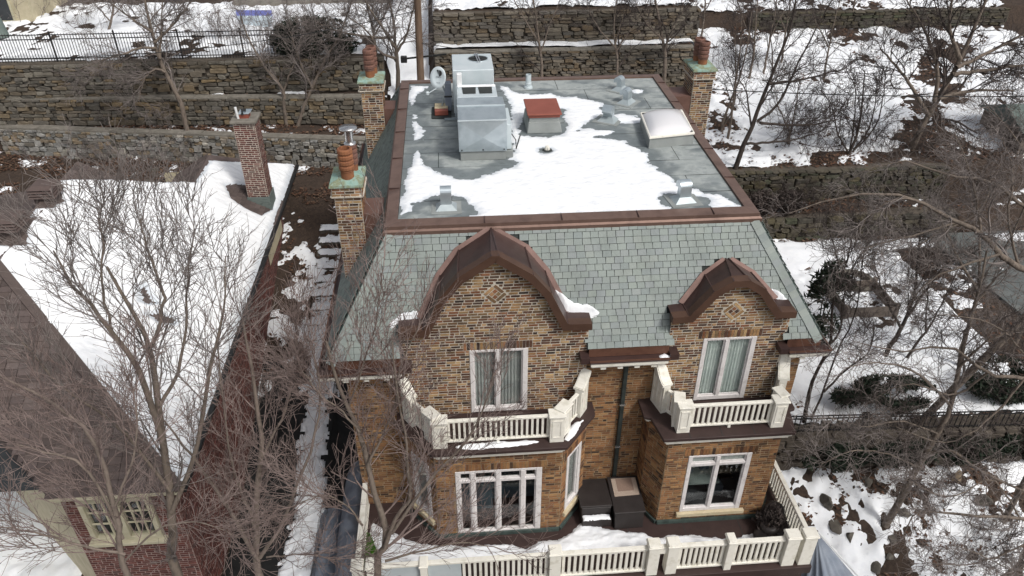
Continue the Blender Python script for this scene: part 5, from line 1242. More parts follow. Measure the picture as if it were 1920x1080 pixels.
AL = [bz(605, 700, -2.), bz(590, 780, -2.), bz(575, 850, -2.), bz(565, 930, -2.1), bz(555, 1010, -2.1), bz(530, 1085, -2.2), bz(585, 1085, -2.2), bz(590, 980, -2.1), bz(600, 900, -2.1), bz(605, 830, -2.), bz(615, 760, -2.), bz(622, 700, -2.)]
ALP = [(p[0], p[1]) for p in AL]
snow_sheet('alley_snow', 'narrow broken snow strip down the middle of the dark alley', lambda X, Y: pdist(ALP, X, Y)+.12, -5.2, -1.4, -5.5, 6, .05, lambda X, Y: ground_z(X, Y)+.07, .14, .12, .5, 88, 'snow', .2)
# boulders
def boulder(label, x, y, sx, sy, sz, seed, name='boulder', mt='boulder', dz=0.):
    n, m_ = 14, 9; r = np.random.default_rng(seed); V = []; F = []; z = float(ground_z(x, y))+dz; cut_ = [(r.normal(size=3), r.uniform(.42, .78)) for _ in range(12)]
    for j in range(m_+1):
        for i in range(n):
            a, b_ = 2*math.pi*i/n, math.pi*j/m_; p = np.array([math.sin(b_)*math.cos(a), math.sin(b_)*math.sin(a), math.cos(b_)])
            for d, c in cut_:
                d = d/np.linalg.norm(d); k = p @ d
                if k > c: p = p-d*(k-c)
            V.append((x+p[0]*sx, y+p[1]*sy, z+p[2]*sz+sz*.3))
    F = [(j*n+i, (j+1)*n+i, (j+1)*n+(i+1) % n, j*n+(i+1) % n) for j in range(m_) for i in range(n)]
    o = meshobj(name, V, F, mt, loc=(x, y, z)); return tag(o, label, 'rock', 'rocks in the garden')
RK = [((1548, 945), .30, .38, .42, 'snow topped dark boulder nearest the terrace side railing'), ((1560, 985), .25, .5, .2, 'long low rock behind the grey canopy'), ((1790, 900), .22, .20, .42, 'upright tan boulder below the iron fence'), ((1590, 1010), .2, .28, .3, 'dark rock right of the canopy peak'), ((1672, 1012), .22, .2, .2, 'small dark stone in snow left of the leaning trunk foot'), ((1640, 1065), .28, .28, .25, 'flat grey stone at the bottom edge'), ((1668, 1045), .2, .18, .18, 'small grey stone above the flat one at the bottom edge'), ((1625, 905), .24, .3, .22, 'dark stone half under snow beside the garden path'), ((1690, 960), .4, .3, .2, 'brown rock at the foot of the leaning trunk'), ((1840, 940), .4, .3, .3, 'brown earthy rock at the right edge below the hedge wall')]
for i, ((px, py), a, b_, c, lab) in enumerate(RK):
    z = -.5
    for _ in range(12): p = bz(px, py, z); z = float(ground_z(p[0], p[1]))
    boulder(lab, p[0], p[1], a*.8, b_*.75, c*.75, 100+i, mt='stone_sill_dark' if 'tan' in lab else 'boulder')
r_ = random.Random(4)
for i in range(14):     # field stones strewn over the leafy ground behind the neighbour roof
    x = r_.uniform(-15, -2.2); y = r_.uniform(13.9, 15.0) if x > -10 else r_.uniform(12.2, 15.8)
    boulder('weathered field stone on the leafy bank below the lowest pale wall', x, y, r_.uniform(.14, .32), r_.uniform(.12, .22), r_.uniform(.1, .2), 140+i, 'field_stone')['group'] = 'field stones on the leafy bank'

# ------------------------------------------------------------ fences
def iron_fence(label, A, B, zA, zB, h, sp, post_every):
    A = Vector((*A, zA)); B = Vector((*B, zB)); L = (B-A).length; t = thing('iron_fence', label, 'fence', A)
    me = bpy.data.meshes.new('picket'); me.from_pydata([(x*.5, y*.5, z) for z in (0, .94) for x, y in ((-1, -1), (1, -1), (1, 1), (-1, 1))]+[(0, 0, 1.0)], [], [(0, 3, 2, 1), (0, 1, 5, 4), (1, 2, 6, 5), (2, 3, 7, 6), (3, 0, 4, 7), (4, 5, 8), (5, 6, 8), (6, 7, 8), (7, 4, 8)]); me.materials.append(MATS['iron'])
    n = int(L/sp); u = (B-A)/L
    for i in range(n+1):
        p = A.lerp(B, i/n); po = i % post_every == 0
        piece('post' if po else 'picket', me, t, mat4(p, Vector((.055 if po else .02, 0, 0)), Vector((0, .055 if po else .02, 0)), Vector((0, 0, h*1.08 if po else h))))
    for f in (.12, .78, .93): MB().beam(A+Vector((0, 0, h*f)), B+Vector((0, 0, h*f)), .022, .035).build('rail', 'iron', t)
iron_fence('long black iron picket fence along the top of the left terraces', (-20, 18.25), (-5.6, 18.25), 5.42, 5.42, 1.2, .115, 22)
iron_fence('short black iron picket fence on the low wall right of the terrace', (9.5, -.82), (17.5, -1.15), 1.0, 1.0, .62, .14, 16)

# ------------------------------------------------------------ pole, wires, raised bed, far things
t = thing('utility_pole', 'weathered brown utility pole beside the snowy ramp behind the roof', 'utility pole', (.05, 16.2, 3.2))
b0 = by(789, 150, 16.2); b1 = by(781, -40, 16.2)
MB().tube([(b0[0]+.05, 16.2, 2.5), tuple(b0), tuple(b1)], [.16, .15, .13], 12).build('shaft', 'pole_wood', t)
MB().box(b0[0]-.75, b0[0]-.5, 16.1, 16.3, by(760, 110, 16.2)[2]-.15, by(760, 110, 16.2)[2]+.1).build('transformer', 'iron', t, bevel=.02)
MB().beam((b0[0]-.6, 16.2, by(760, 110, 16.2)[2]), (b0[0]+1.1, 16.2, by(760, 108, 16.2)[2]+.1), .06, .06).build('cross_arm', 'iron', t)
def wire(label, a, b_, sag, r=.012):
    a = Vector(a); b_ = Vector(b_); pts = []
    for i in range(25): f = i/24; p = a.lerp(b_, f); p.z -= sag*4*f*(1-f); pts.append(p)
    tag(MB().tube(pts, r, 5).build('overhead_wire', 'wire', None, loc=tuple(a), smooth=True), label, 'wire', 'overhead wires')
wire('lowest black wire from the rear right chimney across the snowy slope', by(1326, 167, 9.0), by(1960, 180, 7.5), .1, .018)
wire('middle black wire crossing the snowy slope', by(1460, 128, 12), by(1960, 146, 9), .08, .012)
wire('thin upper wire crossing the snowy slope', by(1440, 100, 14), by(1960, 124, 12), .1, .009)
wire('sagging wire behind the air unit towards the pole', by(786, 80, 16.1), by(1300, 105, 16.5), .35, .014)
wire('wire sloping from the pole to the upper left', by(781, 20, 16.1), by(-40, 110, 12), .5, .014)
z = 1.0; A_ = bz(1582, 602, 1.0); B_ = bz(1682, 606, 1.0)
t = thing('raised_bed', 'weathered wooden raised garden bed full of snow in the yard', 'garden bed', tuple(A_))
x0, x1, y0 = A_[0], B_[0], A_[1]; y1 = y0+1.5; gz = float(ground_z((x0+x1)/2, y0+.7))
for (a, b_) in (((x0, y0), (x1, y0)), ((x0, y1), (x1, y1)), ((x0, y0), (x0, y1)), ((x1, y0), (x1, y1))):
    for k in range(2): MB().beam((*a, gz+.16+k*.2), (*b_, gz+.16+k*.2), .05, .185).build('board', 'plank', t)
for a in ((x0, y0), (x1, y0), (x0, y1), (x1, y1)): MB().box(a[0]-.06, a[0]+.06, a[1]-.06, a[1]+.06, gz-.1, gz+.55).build('corner_post', 'plank', t)
p = bz(1600, 535, 1.0); t = thing('stone_fire_pit', 'dark oval stone fire pit in the snow behind the garden bed', 'fire pit', tuple(p))
MB().lathe((p[0], p[1], gz-.1), [(.62, 0), (.66, .3), (.5, .32), (.45, .1), (0, .08)], 18).build('ring', 'boulder', t)
# grey drive and green roofed shed beyond the yard on the right
V = [bz(1705, 330, 2.2), bz(1960, 330, 2.2), bz(1960, 620, 1.25), bz(1850, 640, 1.25), bz(1780, 500, 1.25), bz(1735, 430, 1.5)]
X0 = 18.6
o = MB().prism([(19.6, -1.0), (40, -1.0), (40, 8.8), (18.8, 8.8)], .9, 1.12).build('driveway', 'asphalt'); tag(o, 'grey wet asphalt drive beyond the yard at the right', kind='structure')
def shed(label, c, sx, sy, z0, h, rh):
    t = thing('garden_shed', label, 'shed', (c[0], c[1], z0)); MB().box(c[0]-sx, c[0]+sx, c[1]-sy, c[1]+sy, z0, z0+h).build('wall', 'plank', t)
    MB().add([(c[0]-sx-.2, c[1]-sy-.2, z0+h), (c[0]+sx+.2, c[1]-sy-.2, z0+h), (c[0]+sx+.2, c[1]+sy+.2, z0+h), (c[0]-sx-.2, c[1]+sy+.2, z0+h), (c[0]-sx-.2, c[1], z0+h+rh), (c[0]+sx+.2, c[1], z0+h+rh)], [(0, 1, 5, 4), (2, 3, 4, 5), (0, 4, 3), (1, 2, 5)]).build('roof', 'green_roof', t)
    MB().box(c[0]-.4, c[0]+.4, c[1]-sy-.03, c[1]-sy, z0, z0+h*.8).build('door', 'bark_dark', t)
shed('low green roofed shed half hidden by trees at the right edge', (24.6, 12.2), 1.6, 1.3, 3.0, 1.2, .6)
t = thing('stucco_house', 'corner of a pale yellow house at the top left edge', 'house', (-20.2, 24.5, 5.4))
MB().box(-26, -18.2, 24, 30, 5.0, 9.5).build('wall', 'stucco_yellow', t); MB().frustum(-26.4, -17.8, 23.6, 30.4, 9.5, -24, -20, 26, 28, 12).build('roof', 'shingle', t)
w = MB().box(-19.9, -19.0, 23.93, 24.0, 5.6, 7.0).build('window', 'cream_old', t); MB().box(-19.8, -19.1, 23.915, 23.93, 5.7, 6.9).build('pane', 'room', w)
t = thing('pool_cover', 'pale pool cover with a deep blue edge beyond the iron fence', 'pool', (-7.6, 22.4, 5.6))
P4 = [bz(450, 40, 5.75), bz(508, 40, 5.75), bz(510, 29, 5.75), bz(444, 29, 5.75)]; P5 = [bz(444, 29, 5.76), bz(510, 29, 5.76), bz(509, 19, 5.76), bz(442, 19, 5.76)]
MB().add([tuple(p-np.array((0, 0, .4))) for p in P4]+[tuple(p) for p in P4], BOXF).build('cover', 'pool_pale', t); MB().add([tuple(p-np.array((0, 0, .4))) for p in P5]+[tuple(p) for p in P5], BOXF).build('edge', 'pool_blue', t)
o = MB().box(-9.5, -1.2, 26.2, 28.5, 5.2, 5.78).build('path', 'stone_coping'); tag(o, 'grey paved path beyond the pool', kind='structure')
for i, (px, py, lab) in enumerate(((6, 65, 'green striped folded parasol at the left edge behind the fence'),)):
    p = bz(px, 75, 5.45); t = thing('parasol', lab, 'parasol', tuple(p)); MB().lathe(tuple(p), [(.32, .15), (.22, .9), (.05, 1.5), (0, 1.52)], 10).build('canopy', 'green_roof', t); MB().tube([tuple(p), (p[0], p[1], p[2]+1.55)], .03, 6).build('pole', 'iron', t)
def dark_evergreen(label, c, r, h, n, seed, s=.12, mt='needle', name='evergreen_shrub'):
    t = thing(name, label, 'shrub', c); q = np.random.default_rng(seed)
    u = q.normal(size=(n, 3)); u /= np.linalg.norm(u, axis=1)[:, None]; rad = q.uniform(.25, 1, n)**.5
    P = u*rad[:, None]*np.array([r[0], r[1], h*.5]); P[:, 2] += h*.5
    lump = fbm(P[:, 0]*2.2+seed, P[:, 2]*2.2+P[:, 1]*1.7, seed, 3); k = lump > .42; P = P[k]; n = len(P)
    P += np.array(c); d = q.normal(size=(n, 3)); d[:, 2] += .5; d /= np.linalg.norm(d, axis=1)[:, None]; e = np.cross(d, q.normal(size=(n, 3))); e /= np.linalg.norm(e, axis=1)[:, None]
    V = np.stack([P-e*s*.22, P+d*s, P+e*s*.22, P-d*s*.4], 1).reshape(-1, 3); meshobj('foliage', V, np.arange(4*n).reshape(n, 4), mt, t)
    for k in range(3): a = k*2.1; MB().tube([(c[0], c[1], c[2]-.1), (c[0]+.3*r[0]*math.cos(a), c[1]+.3*r[1]*math.sin(a), c[2]+h*.6)], [.04, .01], 5).build('stem', 'bark_dark', t)
def gp(px, py, z0=1.):
    z = z0
    for _ in range(14): p = bz(px, py, z); z = float(ground_z(p[0], p[1]))*.7+z*.3
    return (p[0], p[1], float(ground_z(p[0], p[1])))
dark_evergreen('dark evergreen hedge mound in the yard behind the small iron fence', gp(1650, 765), (1.5, .6), 1.0, 9000, 1)
dark_evergreen('dark ivy clad evergreen at the back left, right end of the iron fence', (-4.4, 18.6, 5.0), (1.9, .7), 2.0, 11000, 2, .16)
dark_evergreen('dark evergreen scrub in the hollow just right of the slate hip', gp(1450, 400, 1.9), (1.3, .6), .9, 5000, 7, .13, 'twig_dark')
dark_evergreen('grey green juniper on the snow just right of the terrace rail', gp(1510, 870, -.3), (.35, .3), .5, 1500, 3, .12)
dark_evergreen('small dark shrub against the house corner by the side railing', gp(1468, 862, .0), (.25, .25), .55, 1200, 4, .1, 'twig_dark')
dark_evergreen('dense dark bush at the right edge above the iron fence', gp(1870, 745), (1.1, .7), 1.3, 6000, 5)
for i, (px, lab) in enumerate(((1570, 'left'), (1690, 'second'), (1800, 'third'), (1900, 'right'))):
    p = by(px, 850, -1.3); dark_evergreen(lab+' clump of the dark hedge hanging below the iron fence, counted from the terrace', (p[0], -1.35, .05), (.95, .32), .85, 5000, 20+i, .10)

# ------------------------------------------------------------ bare trees
TR = np.random.default_rng(5)
def nrmz(a): return a/(np.linalg.norm(a, axis=-1, keepdims=True)+1e-9)
def tubes(P, R, s):
    """P (N,n,3) centre lines, R (N,n) radii -> verts, quads"""
    N, n, _ = P.shape; T = np.empty_like(P); T[:, 1:-1] = P[:, 2:]-P[:, :-2]; T[:, 0] = P[:, 1]-P[:, 0]; T[:, -1] = P[:, -1]-P[:, -2]; T = nrmz(T)
    ref = nrmz(T.mean(1, keepdims=True)*0+np.array([.31, .87, .37])); u = nrmz(np.cross(T, np.broadcast_to(ref, T.shape))); w = np.cross(T, u)
    a = np.arange(s)*2*np.pi/s; V = P[:, :, None]+R[:, :, None, None]*(np.cos(a)[None, None, :, None]*u[:, :, None]+np.sin(a)[None, None, :, None]*w[:, :, None])
    i = np.arange(N*n*s).reshape(N, n, s); j = np.roll(i, -1, 2)
    F = np.stack([i[:, :-1], j[:, :-1], j[:, 1:], i[:, 1:]], -1).reshape(-1, 4)
    return V.reshape(-1, 3), F
def resample(pts, n):
    pts = np.array(pts, float); k = len(pts); t = np.linspace(0, k-1, n); out = np.empty((n, pts.shape[1]))
    for m, tt in enumerate(t):     # catmull-rom
        i = min(int(tt), k-2); f = tt-i; p0, p1, p2, p3 = pts[max(i-1, 0)], pts[i], pts[i+1], pts[min(i+2, k-1)]
        out[m] = .5*((2*p1)+(-p0+p2)*f+(2*p0-5*p1+4*p2-p3)*f*f+(-p0+3*p1-3*p2+p3)*f**3)
    return out
def spawn(P, R, k, t0, t1, ang, length, rf, n, wob, up, rmin, lvar=.45, plen=None, side=None):
    N, m, _ = P.shape; idx = np.repeat(np.arange(N), k); M = len(idx); t = (np.tile(np.arange(k), N)+TR.uniform(0, 1, M))/k*(t1-t0)+t0; s = t*(m-1); i = np.minimum(s.astype(int), m-2); f = (s-i)[:, None]
    p = P[idx, i]*(1-f)+P[idx, i+1]*f; tan = nrmz(P[idx, i+1]-P[idx, i]); r = R[idx, i]*(1-f[:, 0])+R[idx, i+1]*f[:, 0]
    q = TR.normal(size=(M, 3)); q = nrmz(q-tan*(q*tan).sum(1, keepdims=True)); a = TR.normal(ang, .18, M)[:, None]; d = nrmz(tan*np.cos(a)+q*np.sin(a))
    L = length*(1-.45*t)*TR.uniform(1-lvar, 1+lvar, M)
    if plen is not None: L = L*plen[idx]
    O = np.empty((M, n, 3)); O[:, 0] = p; w = TR.normal(size=(M, 3))*wob
    for j in range(1, n):
        w = w*.6+TR.normal(size=(M, 3))*wob; d = nrmz(d+w+np.array([0, 0, up])); O[:, j] = O[:, j-1]+d*(L/(n-1))[:, None]
    rr = np.clip(r*rf, rmin, None)[:, None]*np.linspace(1, .45, n)[None]; return O, np.maximum(rr, rmin*.6)
RS_ = .66
def tree(label, limbs, levels, bark='bark', twig='twig', name='bare_tree', group=None, base=None):
    """limbs: [(points, r0, r1)] hand placed trunk and limbs; levels: spawn settings for each order"""
    b0 = limbs[0][0][0] if base is None else base
    t = thing(name, label, 'tree', tuple(b0), group)
    n = 14; P = np.stack([resample(l[0], n) for l in limbs]); R = np.stack([np.linspace(l[1], l[2], n) for l in limbs])*RS_
    P[:, 1:-1] += TR.normal(size=P[:, 1:-1].shape)*.012
    V, F = tubes(P, R, 8); meshobj('trunk', V, F, bark, t, smooth=True)
    VV = []; FF = []; off = 0; cp, cr = P, R
    for li, lv in enumerate(levels):
        lv = dict(lv); s = lv.pop('s'); cp, cr = spawn(cp, cr, **lv); V, F = tubes(cp, cr, s); VV.append(V); FF.append(F+off); off += len(V)
    meshobj('crown', np.concatenate(VV), np.concatenate(FF), twig, t, smooth=False)
    return t
def LV(k, t0, ang, length, rf, n, wob, up, rmin, s, t1=1.0): return dict(k=k, t0=t0, t1=t1, ang=ang, length=length, rf=rf, n=n, wob=wob, up=up, rmin=rmin, s=s)
def L3(pts, y0, y1=None):
    """pixel path at a depth running from y0 to y1"""
    y1 = y0 if y1 is None else y1; k = len(pts)-1
    return [by(px, py, y0+(y1-y0)*i/max(k, 1)) for i, (px, py) in enumerate(pts)]
def down(p, z, dx=0., dy=0.): return [np.array([p[0]+dx, p[1]+dy, z])]
UP = [LV(11, .12, .50, 1.65, .37, 8, .055, .09, .0085, 4), LV(7, .08, .54, .88, .52, 6, .08, .09, .0063, 3), LV(5, .08, .60, .40, .62, 4, .11, .07, .005, 3)]
def scaleL(L, f, kf=1.): return [dict(l, length=l['length']*f, k=max(2, int(round(l['k']*kf)))) for l in L]
# front left: tree in front of the left bay
A0 = L3([(703, 1077), (722, 1030), (720, 980), (706, 933), (690, 870), (673, 810), (653, 763), (628, 700), (612, 640)], -5., -4.2)
tree('tall bare tree in front of the left bay, its trunk crossing the white balustrade', [
    (down(A0[0], -3.2, -.15)+A0, .13, .035),
    (L3([(722, 1025), (745, 970), (770, 930), (764, 870), (760, 820), (745, 740), (735, 640)], -5., -4.6), .07, .02),
    (L3([(735, 1000), (790, 920), (827, 877), (873, 830), (905, 770), (925, 700)], -5., -4.4), .055, .014),
    (L3([(722, 1052), (760, 1040), (813, 1027), (873, 1018), (940, 1030)], -5., -4.9), .045, .012),
    (L3([(690, 870), (720, 810), (740, 760), (752, 690), (790, 600)], -4.7, -4.0), .04, .012),
    (L3([(673, 810), (640, 770), (600, 740), (560, 690)], -4.6, -4.2), .035, .012),
    (L3([(680, 985), (640, 940), (600, 930), (550, 950)], -5., -5.2), .03, .01),
    (L3([(653, 763), (680, 690), (705, 600), (720, 500)], -4.4, -3.8), .03, .009)], UP, 'bark', 'twig_red')
B0 = L3([(487, 1078), (482, 1020), (480, 930), (490, 850), (482, 760), (470, 680), (455, 600)], -4.6, -4.0)
tree('multi stemmed bare tree beside the alley, stems spreading from a low fork', [
    (down(B0[0], -3.2, .1)+B0, .13, .03),
    (L3([(484, 1050), (440, 970), (400, 910), (350, 840), (300, 780)], -4.6, -4.8), .07, .02),
    (L3([(488, 1045), (530, 980), (560, 900), (590, 820), (600, 730), (580, 640)], -4.6, -4.2), .065, .014),
    (L3([(482, 1000), (455, 930), (430, 850), (420, 760), (405, 640)], -4.6, -4.9), .05, .012),
    (L3([(490, 860), (530, 780), (550, 700), (555, 600)], -4.3, -3.8), .04, .01),
    (L3([(500, 1045), (570, 1040), (640, 1050)], -4.7, -5.2), .03, .01)], UP, 'bark_light', 'twig_red')
C0 = L3([(330, 1078), (326, 1000), (318, 920), (308, 840), (292, 710), (277, 643), (240, 570), (200, 500)], -5.4, -4.6)
tree('largest bare tree in front of the snowy neighbour roof, trunk forking below the dormer window', [
    (down(C0[0], -3.2, .1)+C0, .15, .03),
    (L3([(310, 850), (267, 710), (213, 627), (173, 577), (130, 527), (100, 470)], -5.1, -4.8), .085, .018),
    (L3([(285, 650), (307, 573), (300, 527), (277, 470), (262, 410)], -4.9, -4.4), .05, .012),
    (L3([(322, 960), (365, 850), (393, 713), (410, 627), (420, 573), (423, 480)], -5.3, -4.6), .07, .012),
    (L3([(300, 760), (335, 690), (350, 600), (352, 500), (370, 420)], -5.1, -4.4), .05, .010),
    (L3([(318, 920), (250, 830), (180, 770), (110, 720), (40, 640)], -5.3, -5.6), .05, .012),
    (L3([(213, 627), (190, 540), (195, 460), (180, 390)], -4.9, -4.4), .035, .01)], UP, 'bark', 'twig')
D0 = L3([(240, 1078), (226, 1000), (205, 900), (170, 820), (120, 770), (60, 735), (-20, 690)], -6.6, -6.0)
tree('pale barked tree in the lower left corner, limbs sweeping left', [
    (down(D0[0], -3.2, .1)+D0, .085, .02),
    (L3([(230, 1010), (190, 920), (150, 870), (90, 850), (20, 830)], -6.5, -6.4), .045, .012),
    (L3([(215, 950), (250, 860), (255, 780), (240, 700)], -6.5, -6.0), .035, .01),
    (L3([(235, 1040), (150, 1020), (70, 1000), (-10, 985)], -6.6, -6.8), .04, .012),
    (L3([(236, 1050), (300, 990), (380, 980), (450, 1010)], -6.6, -6.9), .03, .008)], scaleL(UP, .9), 'bark_light', 'twig_red')
# right side: sinuous crowns
SN_ = [LV(11, .10, .75, 1.35, .45, 9, .18, .02, .009, 4), LV(8, .12, .75, .75, .5, 6, .22, .02, .0065, 3), LV(6, .1, .8, .36, .6, 4, .26, .02, .005, 3)]
g_ = gp(1660, 985, -.8)
E0 = [np.array(g_)]+L3([(1693, 927), (1723, 870), (1757, 813), (1783, 763), (1800, 687), (1817, 607), (1833, 547), (1850, 470)], g_[1]-.05, g_[1]+.8)
tree('leaning grey trunked tree in the rock garden right of the terrace', [(E0, .15, .03),
    (L3([(1737, 850), (1787, 847), (1827, 877), (1913, 917), (1960, 930)], g_[1], g_[1]-1.2), .07, .03),
    (L3([(1720, 875), (1660, 850), (1600, 845), (1540, 870)], g_[1], g_[1]-1.), .04, .010),
    (L3([(1783, 763), (1720, 700), (1650, 680), (1580, 690)], g_[1]+.2, g_[1]-.6), .05, .010),
    (L3([(1757, 813), (1690, 790), (1620, 800), (1550, 780)], g_[1]+.1, g_[1]-.8), .04, .010),
    (L3([(1800, 687), (1850, 640), (1910, 620)], g_[1]+.4, g_[1]+.2), .05, .015)], SN_, 'bark', 'twig')
F0 = L3([(1980, 560), (1913, 503), (1873, 477), (1840, 437), (1793, 417), (1730, 380), (1660, 362), (1560, 372), (1480, 400)], -1., -.4)
tree('crooked limbed tree reaching in from beyond the right edge at mid height', [([np.array([13.6, -.6, -3.0]), np.array([13.4, -.9, 2.0])]+F0, .16, .014),
    (L3([(1840, 437), (1835, 400), (1820, 330), (1790, 250)], -.8, -.2), .05, .012),
    (L3([(1730, 380), (1680, 373), (1640, 397), (1613, 427), (1600, 470)], -.6, -.8), .035, .010),
    (L3([(1873, 477), (1800, 500), (1740, 530), (1690, 590)], -.9, -1.2), .05, .010),
    (L3([(1913, 503), (1890, 420), (1900, 330), (1880, 260)], -.9, -.4), .05, .012),
    (L3([(1793, 417), (1720, 440), (1640, 460), (1560, 480)], -.7, -.9), .04, .009)], SN_, 'bark', 'twig')
K0 = L3([(1990, 1010), (1913, 973), (1813, 967), (1757, 960), (1713, 967), (1690, 1010)], -4.4, -4.6)
tree('twiggy tree at the lower right edge with a limb bent across the snow', [([np.array([12.5, -4.3, -3.])]+K0, .08, .012),
    (L3([(1960, 1000), (1880, 1040), (1800, 1060), (1720, 1050)], -4.4, -4.8), .04, .01),
    (L3([(1913, 973), (1860, 900), (1780, 930), (1700, 900)], -4.4, -4.7), .035, .009),
    (L3([(1960, 1060), (1900, 1070), (1840, 1040), (1780, 1020)], -4.4, -4.9), .03, .01)], scaleL(SN_, .85), 'bark', 'twig')
for lab, base_, pths in (
    ('wide tree at the right edge whose grey limbs hang over the drive', (14.6, 1.5), [[(1990, 420), (1920, 390), (1860, 340), (1780, 330), (1690, 300), (1600, 330)], [(1920, 390), (1880, 470), (1800, 560), (1700, 560)], [(1860, 340), (1830, 400), (1740, 450), (1640, 520)], [(1960, 400), (1930, 300), (1890, 240), (1850, 200)]]),
    ('low limbed tree at the right edge over the hedge and small fence', (12.8, -2.6), [[(1990, 740), (1920, 710), (1850, 700), (1780, 650), (1690, 660), (1600, 640)], [(1920, 710), (1860, 780), (1780, 830), (1680, 800)], [(1960, 730), (1900, 640), (1840, 600), (1760, 590)], [(1850, 700), (1790, 740), (1700, 720), (1620, 760)]])):
    y_ = base_[1]; P_ = L3(pths[0], y_, y_+.6)
    tree(lab, [([np.array([P_[0][0]+.3, y_, -2.]), np.array([P_[0][0]+.25, y_, P_[0][2]-1.5])]+P_, .12, .012)]+[(L3(p_, y_+.1, y_+TR.uniform(-.6, .9)), .045, .010) for p_ in pths[1:]], SN_, 'bark', 'twig' if 'drive' in lab else 'twig_dark')
DK_ = [LV(7, .3, .6, 1.25, .5, 8, .13, .05, .009, 4), LV(7, .15, .65, .7, .55, 6, .16, .04, .007, 3), LV(6, .1, .7, .34, .6, 4, .2, .03, .0055, 3)]
def simple(label, base_px, paths, r, z0, lv, bark, twig, lean=0., name='bare_tree', group=None):
    g = gp(*base_px, z0); limbs = []
    for i, pth in enumerate(paths):
        pts = L3(pth, g[1]+(.02 if i else 0), g[1]+lean*(1 if i == 0 else TR.uniform(-1, 1.5)))
        if i == 0: pts = [np.array([g[0], g[1], g[2]-.15])]+pts
        limbs.append((pts, r*(1 if i == 0 else .55), r*(.22 if i == 0 else .16)))
    return tree(label, limbs, lv, bark, twig, name, group)
simple('black twin stemmed tree close to the right eave of the house', (1508, 795), [[(1516, 740), (1530, 700), (1555, 650), (1560, 600), (1566, 540), (1572, 490), (1548, 420)], [(1520, 790), (1545, 730), (1570, 660), (1600, 600), (1612, 540), (1620, 470)], [(1556, 645), (1575, 620), (1580, 560), (1600, 500), (1640, 440)], [(1566, 545), (1590, 480), (1600, 410)], [(1545, 735), (1590, 690), (1630, 660), (1640, 610)]], .085, 1., DK_, 'bark_dark', 'twig_dark', .3)
simple('dark tree standing in the yard snow behind the hedge mound', (1655, 672), [[(1675, 640), (1697, 603), (1712, 560), (1720, 500), (1725, 420)], [(1700, 595), (1740, 540), (1780, 480)], [(1690, 615), (1660, 560), (1640, 500)]], .12, 1., DK_, 'bark_dark', 'twig_dark', .3)
simple('thinner tree leaning right in the yard, beyond the dark one', (1697, 676), [[(1720, 640), (1747, 607), (1770, 560), (1800, 500)], [(1735, 620), (1740, 540), (1750, 460)]], .07, 1., DK_, 'bark_dark', 'twig_dark', .3)
simple('curving brown trunk at the right of the yard near the drive', (1800, 690), [[(1806, 640), (1817, 607), (1833, 547), (1838, 470), (1830, 380)], [(1826, 570), (1870, 520), (1920, 480)], [(1833, 547), (1790, 470), (1760, 400)]], .12, 1., DK_, 'bark', 'twig', .3)
BK = [LV(8, .25, .62, 2.0, .5, 8, .12, .05, .012, 4), LV(7, .12, .65, 1.0, .55, 5, .15, .04, .0095, 3), LV(6, .1, .7, .48, .6, 4, .18, .03, .0075, 3)]
simple('slanting tree on the snowy slope just right of the flat roof', (1377, 318), [[(1395, 270), (1413, 230), (1440, 157), (1467, 93), (1487, 33), (1495, -40)], [(1420, 227), (1460, 193), (1493, 127), (1527, 60), (1560, 0)], [(1425, 230), (1500, 235), (1570, 225)], [(1400, 270), (1470, 265), (1530, 250)], [(1440, 157), (1500, 150), (1580, 130)]], .15, 3.3, BK, 'bark_dark', 'twig_dark', .8)
simple('large spreading tree at the right of the snowy slope', (1690, 328), [[(1705, 290), (1723, 247), (1757, 187), (1793, 127), (1820, 67), (1847, 0), (1860, -60)], [(1752, 190), (1758, 130), (1735, 60), (1700, 0)], [(1793, 127), (1860, 95), (1930, 60)], [(1785, 140), (1860, 130), (1940, 120)], [(1800, 110), (1780, 50), (1790, -20)], [(1760, 185), (1820, 170), (1900, 170)], [(1740, 215), (1700, 150), (1650, 90)]], .24, 3.3, scaleL(BK, 1.1, 1.1), 'bark', 'twig_dark', .6)
simple('dark many stemmed shrub in the middle of the snowy slope', (1588, 292), [[(1600, 270), (1612, 230), (1618, 180), (1622, 130)], [(1592, 290), (1600, 240), (1604, 190), (1600, 140)], [(1598, 285), (1640, 240), (1655, 190), (1660, 140)], [(1600, 280), (1625, 250), (1640, 200), (1645, 150)], [(1590, 285), (1570, 250), (1560, 200), (1540, 170)]], .10, 3.4, scaleL(BK, .55), 'bark_dark', 'twig_dark', .4)
BKS = scaleL(BK, .8, .85)
